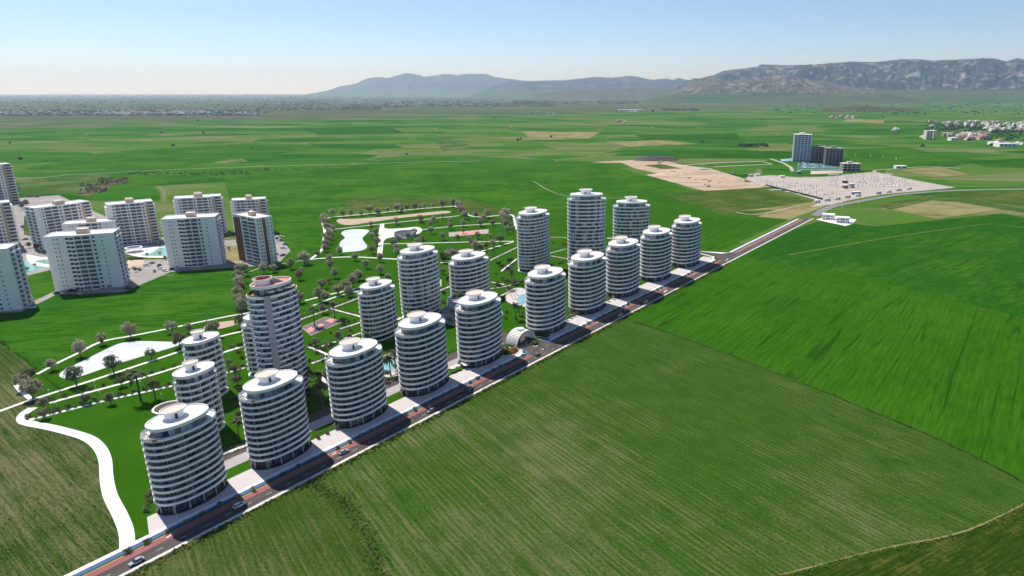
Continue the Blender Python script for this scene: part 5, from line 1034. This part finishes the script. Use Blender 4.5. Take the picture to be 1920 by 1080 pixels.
tag(struct(ribbon('site_wall', GG([(1436, 349), (1490, 362), (1542, 375)]), 1.2, 3.2, M['dark'], 3.2), 'thing'), 'long dark site wall along the near edge of the foundation field', 'wall')
def foundation(x, y, rz, L, W, label):
    t = thing('foundation_slab', label, 'foundation slab', (x, y, .26), rz, 'foundation slabs of the building site'); b = MB(); b.box(-L / 2, L / 2, -W / 2, W / 2, 0, .6); obj('slab', b.mesh('slab', [M['slabwhite']]), t)
    b = MB()
    for i in range(4): b.box(-L * .42 + i * L * .28, -L * .42 + i * L * .28 + .9, -W * .3, -W * .3 + .9, .6, 2.4 + (i % 2))
    struct(obj('starter_bars', b.mesh('starter_bars', [M['concrete']]), t), 'stuff')
fa = math.atan2(G(1750, 345)[1] - G(1560, 385)[1], G(1750, 345)[0] - G(1560, 385)[0])
for r in range(6):
    for c in range(6):
        px = 1566 + c * 26 - r * 4 + r * r * .6; py = 351 - r * 4.6 - c * 0.5 + abs(c - 2) * .4
        if px > 1745 - r * 14 and r > 3: continue
        px += rnd.uniform(-5, 5); py += rnd.uniform(-1, 1)
        X, Y = G(px, max(py, 325)); foundation(X, Y, .25 + rnd.uniform(-.12, .12), rnd.uniform(16, 30), rnd.uniform(8, 13), f'white foundation slab, eastern lot, {ORD[r]} row from the road, {ORD[c]} from left')
for r in range(4):
    for c in range(5):
        X, Y = G(1432 + c * 24 + r * 9 + rnd.uniform(-6, 6), 339 + r * 6.2 + c * 3.0 + rnd.uniform(-1.2, 1.2)); foundation(X, Y, .25 + rnd.uniform(-.1, .1), rnd.uniform(15, 27), rnd.uniform(7, 11), f'white foundation slab, western lot, {ORD[r]} row from the back, {ORD[c]} from left')
for i, (x, y, w, h, mm) in enumerate([(1584, 343, 9, 6, 'dark'), (1584, 353, 9, 7, 'terracotta'), (1596, 352, 9, 9, 'core'), (1466, 333, 10, 5, 'white'), (1497, 326, 10, 7, 'blueglass'), (1605, 365, 14, 6, 'blueglass'), (1420, 330, 12, 5, 'white'), (1408, 331, 9, 5, 'core')]):
    X, Y = G(x, y); t = thing('site_hut', f'small {dict(dark="dark", terracotta="rust red", core="grey", white="white", blueglass="blue")[mm]} site hut on the foundation field, {ORD[i]} of eight', 'hut', (X, Y, .2), .3, 'site huts'); b = MB(); b.box(-w / 2, w / 2, -3, 3, 0, h * .8); obj('wall', b.mesh('wall', [M[mm]]), t); b = MB(); b.box(-w / 2 - .4, w / 2 + .4, -3.4, 3.4, h * .8, h * .8 + .4); obj('roof', b.mesh('roof', [M['roof']]), t)
    b = MB(); b.box(-.8, .8, -3.06, -2.9, 0, 2.1); obj('door', b.mesh('door', [M['winhole']]), t)
for i in range(9):
    X, Y = G(1532 + i * 19 + (20 if i > 4 else 0), 380 - i * 2.9 - (1.5 if i > 4 else 0)); t = thing('parked_truck', f'grey truck parked along the site edge by the road, {ORD[i]} from the left', 'truck', (X, Y, .2), .35, 'trucks along the site edge'); b = MB(); b.box(-5, 2.6, -1.6, 1.6, 1.0, 4.2); obj('cargo_box', b.mesh('cargo_box', [M['steel'] if i % 2 else M['white']]), t); b = MB(); b.box(2.9, 5, -1.5, 1.5, .8, 3.4); obj('cab', b.mesh('cab', [M['carblue'] if i % 3 else M['terracotta']]), t)
    for a in (-3.8, -2.4, 3.9):
        for c in (-1.3, 1.3): obj('wheel', CARS['carred'][3], t, (a, c, .8), 0, 2.2)
def frame_tower(px0, px1, py, H, nf, depth, label, wall, face, bays, name, skew=0.0):
    A, B = Vector(G(px0, py)), Vector(G(px1, py)); W = (B - A).length; t = thing(name, label, 'tower', (A.x, A.y, 0), skew, 'hotel towers by the building site'); fh = H / nf
    sm = MB(); sm.box(-1, W + 1, -1, depth + 1, 0, .55 * 1.2); sl_ = sm.mesh('floor_slab', [wall]); cmx = MB(); cmx.box(.6, W - .6, .8, depth - .8, 0, fh); cor = cmx.mesh('storey', [face])
    for k in range(nf): obj('floor_slab', sl_, t, (0, 0, k * fh + .3)); obj('storey', cor, t, (0, 0, k * fh + .3))
    obj('roof', sl_, t, (0, 0, H + .3)); pm_ = MB(); pm_.box(-.5, .5, -.5, .5, 0, H + 1.2); pl = pm_.mesh('pillar', [wall])
    for k in range(bays + 1):
        for yy in (-1.2, depth + 1.2): obj('pillar', pl, t, (W * k / bays, yy, 0))
    for k in range(1, 4):
        for xx in (-1.2, W + 1.2): obj('pillar', pl, t, (xx, depth * k / 4, 0))
    b = MB(); b.box(W * .3, W * .6, depth * .3, depth * .7, H + .9, H + 5); obj('lift_head', b.mesh('lift_head', [wall]), t); return t
frame_tower(1486, 1516, 303, 67, 14, 26, 'blue and white glazed hotel tower beside the unfinished frames', M['white'], M['blueglass'], 5, 'hotel_tower', -.25)
frame_tower(1521, 1545, 304, 38, 9, 24, 'unfinished grey concrete frame directly beside the blue hotel tower', M['concrete'], M['winhole'], 4, 'unfinished_tower', -.2)
frame_tower(1546, 1577, 310, 40, 8, 26, 'unfinished grey concrete frame, the farther right of the two', M['concrete'], M['winhole'], 5, 'unfinished_tower', -.2)
frame_tower(1580, 1611, 321, 16, 3, 24, 'low unfinished three-storey concrete building at the back of the site', M['slabwhite'], M['winhole'], 4, 'unfinished_building', -.1)
# water park in front of the hotel
for pts, mm in [([(1463, 299), (1486, 297), (1486, 301), (1465, 303)], 'pool'), ([(1489, 316), (1530, 318), (1575, 317), (1580, 321), (1500, 319)], 'pool'), ([(1495, 306), (1520, 306), (1570, 313), (1575, 316), (1530, 316), (1495, 314)], 'pool'), ([(1520, 321), (1580, 320), (1580, 325), (1520, 327)], 'dirt')]:
    sheet('pool' if mm == 'pool' else 'bare_ground', ccw(GG(pts)), .32, M[mm])
for i, (x, y, mm) in enumerate([(1498, 312, 'flower'), (1506, 311, 'white'), (1516, 312, 'blueglass'), (1526, 313, 'fabric'), (1538, 314, 'blueglass')]):
    X, Y = G(x, y); m = MB(); m.tube([(0, 0, 8), (4, 3, 7), (8, 0, 5), (5, -4, 3.4), (0, -3, 2), (-4, 0, .8)], 1.0, 8); t = thing('water_slide', f'{dict(flower="red", white="white", blueglass="blue", fabric="cream")[mm]} twisting water slide in front of the hotel towers, {ORD[i]} from the left', 'water slide', (X, Y, .3), i, 'water slides'); obj('chute', m.mesh('chute', [M[mm]]), t); m = MB(); m.tube([(0, 0, 0), (0, 0, 8)], .5, 8); m.tube([(8, 0, 0), (8, 0, 5)], .4, 6); obj('support', m.mesh('support', [M['steel']]), t)
# two white houses on the boulevard bend
def white_house(px, py, rz, label):
    X, Y = G(px, py); t = thing('white_house', label, 'house', (X, Y, .1), rz, 'white houses at the bend', .8); b = MB(); b.box(-10, 10, -7, 7, 0, 8.5); b.box(-10.6, -4, -9, -7, 0, 8.2); b.box(3, 8, -9, -7, 0, 8.2); obj('wall', b.mesh('wall', [M['white']]), t); b = MB(); b.box(-10.8, 10.4, -7.4, 7.4, 8.5, 9.3); obj('roof', b.mesh('roof', [M['roof']]), t)
    for x, w, mm in ((-2.4, 2.0, 'brownpanel'), (.8, 2.6, 'blueglass'), (9, 1.2, 'blueglass')):
        for z in (1, 5): b = MB(); b.box(x - w / 2, x + w / 2, -7.08, -6.9, z, z + 2.6); obj('window', b.mesh('window', [M[mm]]), t)
    for x, z in ((-7.3, 1.2), (-7.3, 5.2), (5.5, 1.2), (5.5, 5.2)): b = MB(); b.box(x - 1.3, x + 1.3, -9.08, -8.9, z, z + 2.2); obj('window', b.mesh('window', [M['blueglass']]), t)
    b = MB(); b.box(-3, 6, -9.4, -7.1, 3.9, 4.4); obj('balcony', b.mesh('balcony', [M['white']]), t)
sheet('pavement', ccw(GG([(1530, 412), (1560, 404), (1606, 412), (1598, 420), (1585, 424)])), .24, M['walk'])
white_house(1553, 411, -.35, 'white two-storey house at the boulevard bend, left one'); white_house(1580, 417, -.35, 'white two-storey house at the boulevard bend, right one')

# ------------------------------------------------------------------ villages and the far plain
HM = {}
def house_mesh(kind, seed):
    rg = random.Random(seed); b = MB(); w, d, h = rg.uniform(9, 15), rg.uniform(8, 12), rg.choice((3.5, 6.5, 6.5)); b.box(-w / 2, w / 2, -d / 2, d / 2, 0, h, 0)
    if kind == 'hip': b.loft([[(-w / 2 - .5, -d / 2 - .5, h), (w / 2 + .5, -d / 2 - .5, h), (w / 2 + .5, d / 2 + .5, h), (-w / 2 - .5, d / 2 + .5, h)], [(-w / 4, -.2, h + 2.4), (w / 4, -.2, h + 2.4), (w / 4, .2, h + 2.4), (-w / 4, .2, h + 2.4)]], 1, 1, 1)
    else: b.box(-w / 2 - .2, w / 2 + .2, -d / 2 - .2, d / 2 + .2, h, h + .6, 0); b.box(-w / 5, w / 5, -d / 5, d / 5, h + .6, h + 2.4, 0)
    for x in (-w * .28, w * .05, w * .32):
        for z in ([1] if h < 5 else [1, 4]): b.box(x - .6, x + .6, -d / 2 - .06, -d / 2 + .1, z, z + 1.5, 2)
    return b.mesh('village_house', [M['white'] if seed % 3 else M['cream'], M['terracotta'], M['winhole']])
HOUSES = [house_mesh('hip' if i % 3 == 0 else 'flat', i) for i in range(9)]
rv = random.Random(41); spots = []
for (x0, x1, y0, y1, n, where) in [(1845, 1960, 228, 246, 80, 'in the large village at the edge'), (1745, 1850, 228, 238, 26, 'in the tree-covered hamlet beside the large village'), (1770, 1850, 252, 263, 26, 'behind the cream apartment slabs'), (1555, 1620, 217, 223, 13, 'in the row above the hotel towers'), (1865, 1960, 267, 276, 9, 'around the long white warehouse'), (1730, 1745, 256, 262, 3, 'at the foot of the cream slabs'), (1160, 1230, 205, 210, 12, 'around the grey silo block'), (1002, 1040, 212, 216, 6, 'in the far dark-roofed row'), (1145, 1172, 228, 232, 6, 'on the lone far farm'), (1675, 1690, 243, 247, 3, 'at the far roadside farm')]:
    loc = sorted((rv.uniform(x0, x1), rv.uniform(y0, y1)) for _ in range(n))
    for i, (x, y) in enumerate(loc):
        X, Y = G(x, y); o = obj('village_house', rv.choice(HOUSES), None, (X, Y, 0), rv.choice((0, .3, 1.2, 1.57)) + rv.uniform(-.1, .1), rv.uniform(1.2, 1.9)); tag(o, f'small pale house {where}, {ordw(i)} from the left', 'house', 'village houses on the plain')
def block(px0, px1, py, hpx, depth, label, mm, nf, name='far_building', cat='building'):
    A, B = Vector(G(px0, py)), Vector(G(px1, py)); W = B.x - A.x; H = hpx / pscale(A.y); t = thing(name, label, cat, (A.x, A.y, 0)); b = MB(); b.box(0, W, 0, depth, 0, H); obj('wall', b.mesh('wall', [M[mm]]), t); b = MB(); b.box(-.5, W + .5, -.5, depth + .5, H, H + 1.2); obj('roof', b.mesh('roof', [M['roof']]), t)
    n = max(2, int(W / 12)); wm = MB(); wm.box(-W / n * .28, W / n * .28, -.1, .2, 0, H / nf * .5); wme = wm.mesh('window', [M['winhole']])
    for k in range(nf):
        for j in range(n): obj('window', wme, t, (W * (j + .5) / n, 0, H * (k + .3) / nf))
    return t
block(1736, 1748, 262, 16, 24, 'cream apartment slab by the road village, left half', 'cream', 6); block(1749, 1755, 261, 15.5, 24, 'pale apartment slab by the road village, right half', 'fabric', 6)
block(1770, 1781, 256, 6, 22, 'small reddish block behind the road village', 'terracotta', 2); block(1783, 1796, 264, 5, 26, 'white low hall in the road village', 'white', 1); block(1860, 1872, 272, 5, 28, 'white low hall at the picture edge, left one', 'white', 1); block(1874, 1905, 276, 6, 36, 'long white warehouse at the picture edge', 'white', 1)
block(1221, 1226, 210, 6, 40, 'grey silo block beside the far white sheds', 'core', 3); block(1160, 1200, 209, 3.0, 60, 'long white far sheds below the middle mountains', 'white', 1)
block(1680, 1700, 316, 4.0, 14, 'white site office row behind the building site', 'white', 1)
# scattered far trees and hedgerows, a mass nobody could count
def blobs(name, label, areas, seed, h=(4, 9), m='farleaf', far=True):
    rg = random.Random(seed); b = MB()
    for (x0, x1, y0, y1, n) in areas:
        for _ in range(n):
            y = rg.uniform(y0, y1); X, Y = G(rg.uniform(x0, x1), y); H = rg.uniform(*h); W = H * rg.uniform(.5, .9); S = 1.0
            if far and Y > 5000: S = rg.uniform(1, 1 + Y / 2600.0); H *= 1.25       # groves, not single trees
            nn = 6; ax, ay = W * S, W * (1 + S * .5); loops = []
            for f, z in ((.8, .02), (1.0, .35), (.85, .75), (.35, 1.0)):
                loops.append([(X + ax * f * math.cos(6.283 * i / nn + z) * rg.uniform(.75, 1.25), Y + ay * f * math.sin(6.283 * i / nn + z) * rg.uniform(.75, 1.25), H * z * rg.uniform(.85, 1.15) if z > .3 else 0) for i in range(nn)])
            b.loft(loops, 0, None, 0)
    o = obj(name, b.mesh(name, [M[m]])); o['label'] = label; o['category'] = 'trees'; return struct(o, 'stuff')
blobs('distant_trees', 'dark trees and scrub dotted over the far plain', [(1735, 1960, 230, 246, 320), (1770, 1960, 249, 265, 60), (1385, 1440, 272, 275, 40), (1240, 1310, 204, 208, 70), (960, 1038, 188, 198, 260), (1120, 1195, 188, 195, 160), (1040, 1110, 190, 195, 80), (1860, 1960, 246, 250, 80), (640, 715, 200, 206, 160), (480, 700, 200, 208, 120), (0, 490, 207, 217, 1000), (500, 1000, 177, 199, 700), (0, 480, 177, 191, 800), (0, 480, 191, 206, 260), (480, 760, 182, 205, 420), (720, 1000, 186, 200, 800), (0, 1900, 200, 300, 22), (1450, 1950, 186, 215, 220)], 5)
blobs('distant_trees', 'brown scrub along the dry ditch behind the apartment blocks', [(150, 200, 345, 362, 60), (185, 240, 334, 345, 60), (240, 480, 323, 328, 60), (480, 700, 315, 320, 30)], 6, (1.5, 3.0), 'scrub', False)
def far_town(label, areas, seed):
    rg = random.Random(seed); b = MB()
    for (x0, x1, y0, y1, n) in areas:
        for _ in range(n):
            X, Y = G(rg.uniform(x0, x1), rg.uniform(y0, y1)); w, d, h = rg.uniform(8, 22), rg.uniform(8, 18), rg.uniform(4, 10)
            w *= 1 + Y / 16000.0; h *= 1.3
            if rg.random() < .06: w *= 4
            b.box(X - w / 2, X + w / 2, Y - d / 2, Y + d / 2, 0, h, rg.choice((0, 0, 0, 1, 2)))
    o = obj('distant_town', b.mesh('distant_town', [M['white'], M['cream'], M['terracotta']])); o['label'] = label; o['category'] = 'town'; return struct(o, 'stuff')
far_town('far-off pale town stretched under the western horizon', [(0, 480, 178, 191, 1100), (480, 760, 178, 191, 700), (330, 470, 180, 190, 200)], 1)
far_town('far-off white village at the edge of the dry land', [(0, 500, 209, 216, 260), (180, 400, 208, 215, 160)], 2)
far_town('far-off white town below the western mountains', [(720, 1000, 187, 199, 620), (620, 760, 183, 196, 240)], 3)
# power poles
pm = MB(); pm.tube([(0, 0, 0), (0, 0, 13)], [.35, .25], 6); POLE = pm.mesh('pole', [M['bark']]); pm = MB(); pm.box(-1.6, 1.6, -.15, .15, 12, 12.4); CROSS = pm.mesh('crossarm', [M['steel']])
for i, (x, y) in enumerate([(76, 328), (154, 331), (244, 329), (383, 327), (487, 321), (568, 316)]):
    X, Y = G(x, y); t = thing('power_pole', f'power pole along the dirt track behind the apartment blocks, {ORD[i]} from the left', 'pole', (X, Y, 0), .2, 'power poles'); obj('post', POLE, t); obj('crossarm', CROSS, t)
WP = MB(); WP.box(-.8, .8, -.4, .4, 0, 9); WPM = WP.mesh('marker', [M['white']])
for i, (x, y) in enumerate([(1604, 292), (1632, 294), (1655, 297), (1680, 300), (1503, 402), (1533, 396), (1568, 393), (1579, 391), (1594, 387), (1610, 383)]):
    X, Y = G(x, y); tag(obj('white_pillar', WPM, None, (X, Y, 0), 0, .8 if y < 350 else .55), f'thin white banner pillar near the hotel and the bend, {ORD[i]} of ten', 'banner', 'white banner pillars')
# dirt tracks between fields
def track(pts, w, z, m='pale_dirt'): ribbon('dirt_track', smoothline(GG(pts), 6), w, z, M[m], .08)
track([(20, 337), (100, 331), (130, 327), (170, 326), (240, 322), (400, 315), (575, 310), (750, 305), (900, 302)], 3.5, .3)
track([(1464, 1079), (1652, 1030), (1813, 995), (1960, 925)], 0.8, .2, 'f_tan'); track([(1190, 602), (1308, 642), (1571, 744), (1781, 833), (1950, 918)], .5, .2, 'f_meadow')
track([(1480, 478), (1640, 450), (1760, 432), (1858, 420), (1920, 428), (1960, 432)], 1.2, .3, 'f_tan'); track([(1000, 340), (1060, 367), (1200, 372)], 1.4, .3); track([(1500, 385), (1420, 402), (1380, 398)], 3, .33)
track([(1790, 352), (1700, 336), (1640, 322), (1660, 318), (1740, 313), (1800, 316)], 6, .34)
# roadside weeds and the weedy strip between the near fields
def tufts(name, label, gen, n, size, mats, seed, per=7):
    rg = random.Random(seed); b = MB()
    for _ in range(n):
        x, y, s = gen(rg); r = size * s; mi = 1 if len(mats) > 1 and rg.random() < .28 else 0
        leaf_cloud(b, [(x, y, r * .45, r * .7)], per, r * .42, rg, mi)
    o = obj(name, b.mesh(name, mats)); o['label'] = label; o['category'] = 'weeds'; return struct(o, 'stuff')
def g1(r): u = r.uniform(-50, 560); v = -abs(r.gauss(.6, 1.5)) - .3; x, y = UV(u, v); return x, y, r.uniform(.4, 1.1)
tufts('roadside_weeds', 'green weeds with yellow flowers along the outer kerb of the boulevard', g1, 3600, 1.0, [M['weed'], M['yflower']], 3)
wl = smoothline(GG([(585, 905), (615, 925), (650, 945), (680, 990), (700, 1040), (722, 1085)]), 10); wl2 = smoothline(GG([(1190, 604), (1308, 644), (1571, 746), (1781, 835), (1950, 920)]), 10); wl3 = smoothline(GG([(1470, 1082), (1652, 1033), (1813, 998), (1960, 928)]), 10); wl4 = smoothline(GG([(0, 640), (60, 686), (118, 736)]), 10)
def along(L, sp):
    def g(r): p = L[r.randrange(len(L) - 1)]; q = L[min(len(L) - 1, L.index(p) + 1)]; f = r.random(); return p[0] + (q[0] - p[0]) * f + r.gauss(0, sp), p[1] + (q[1] - p[1]) * f + r.gauss(0, sp), r.uniform(.3, 1)
    return g
tufts('field_weeds', 'dark weeds on the strip between the near tan fields', along(wl, 2.2), 700, .8, [M['weed']], 4)
tufts('field_weeds', 'low weeds along the boundary of the dense green field', along(wl2, .7), 900, .7, [M['weed']], 5)
tufts('field_weeds', 'weeds beside the rough track in the near corner', along(wl3, .9), 700, .6, [M['weed'], M['yflower']], 6)
tufts('field_weeds', 'weeds along the edge of the western striped field', along(wl4, .8), 350, .8, [M['weed']], 7)

def specks(label, gen, n, seed, m):
    rg = random.Random(seed); b = MB()
    for _ in range(n):
        x, y = gen(rg); a = rg.random() * 3.14; r = rg.uniform(.12, .32); h = r * rg.uniform(.7, 1.5); c, d = math.cos(a) * r, math.sin(a) * r
        b.add([(x - c, y - d, .02), (x + c, y + d, .02), (x + c * .8 + rg.uniform(-.1, .1), y + d * .8, h), (x - c * .8, y - d * .8 + rg.uniform(-.1, .1), h * rg.uniform(.7, 1.1)), (x + d, y - c, .02), (x - d, y + c, .02), (x - d * .7, y + c * .7, h * .9), (x + d * .7, y - c * .7, h)], [(0, 1, 2, 3), (4, 5, 6, 7)])
    o = obj('crop_tufts', b.mesh('crop_tufts', [m])); o['label'] = label; o['category'] = 'crop'; return struct(o, 'stuff')
def gn1(r): return UV(r.uniform(-50, 335), -3 - 250 * r.random() ** 1.3)
def gn2(r): u = 346 + 190 * r.random() ** 1.2; return UV(u, -3 - 230 * r.random())
WP_ = ccw(GG([(-40, 660), (60, 692), (118, 742), (66, 757), (38, 780), (60, 800), (155, 826), (188, 855), (196, 895), (204, 935), (222, 975), (232, 1018), (120, 1078), (-40, 1150)]))
def inside(p, q):
    c = False
    for i in range(len(q)):
        a, b_ = q[i], q[i - 1]
        if (a[1] > p[1]) != (b_[1] > p[1]) and p[0] < (b_[0] - a[0]) * (p[1] - a[1]) / (b_[1] - a[1]) + a[0]: c = not c
    return c
def gn3(r):
    while True:
        p = (r.uniform(-330, -170), r.uniform(180, 420))
        if inside(p, WP_): return p
M['cropleaf'] = leafmat('crop_leaves', [(0.022, 0.070, 0.008), (0.040, 0.105, 0.014), (0.075, 0.150, 0.028)])
specks('scattered taller plants standing in the near striped field', gn1, 9000, 11, M['cropleaf']); specks('scattered taller plants standing in the western striped field', gn3, 1800, 13, M['cropleaf'])
gsp = []
rgs = random.Random(77)
for (x0, x1, y0, y1, n) in [(574, 612, 640, 760, 26), (618, 668, 600, 655, 14), (708, 752, 640, 720, 16), (922, 965, 470, 545, 18), (945, 985, 575, 610, 8), (1036, 1062, 455, 520, 8), (825, 842, 520, 570, 6), (430, 452, 690, 800, 9)]:
    gsp += [(rgs.uniform(x0, x1), rgs.uniform(y0, y1)) for _ in range(n)]
for i, (x, y) in enumerate(sorted(gsp)):
    X, Y = G(x, y)
    if any(math.hypot(X - t[0], Y - t[1]) < t[2] * .8 for t in TOWERS): continue
    tag(obj('garden_shrub', rgs.choice(BUSH + BUSHG + BUSHF[:1]), None, (X, Y, .15), rgs.random() * 6, rgs.uniform(1.3, 3.0)), f'garden shrub in the beds between the oval towers, {ordw(i)} from the left', 'shrub', 'garden shrubs between the towers')
# ------------------------------------------------------------------ haze
k = NT('air_haze'); k.t.nodes.remove(k.b); pvn = k.n('ShaderNodeVolumePrincipled'); k.l(pvn.outputs[0], k.out.inputs['Volume'])
pvn.inputs['Color'].default_value = (0.53, 0.76, 1.0, 1); pvn.inputs['Absorption Color'].default_value = (1, 1, 1, 1); pvn.inputs['Density'].default_value = 3.3e-5; pvn.inputs['Anisotropy'].default_value = 0.35
k.m.cycles.homogeneous_volume = True
for nm_ in ('Density Attribute', 'Color Attribute', 'Temperature Attribute'):
    if nm_ in pvn.inputs: pvn.inputs[nm_].default_value = ''
b = MB(); b.box(-46000, 46000, -3500, 61000, -8, 1700); hz = struct(obj('haze', b.mesh('haze', [k.m])), 'stuff')
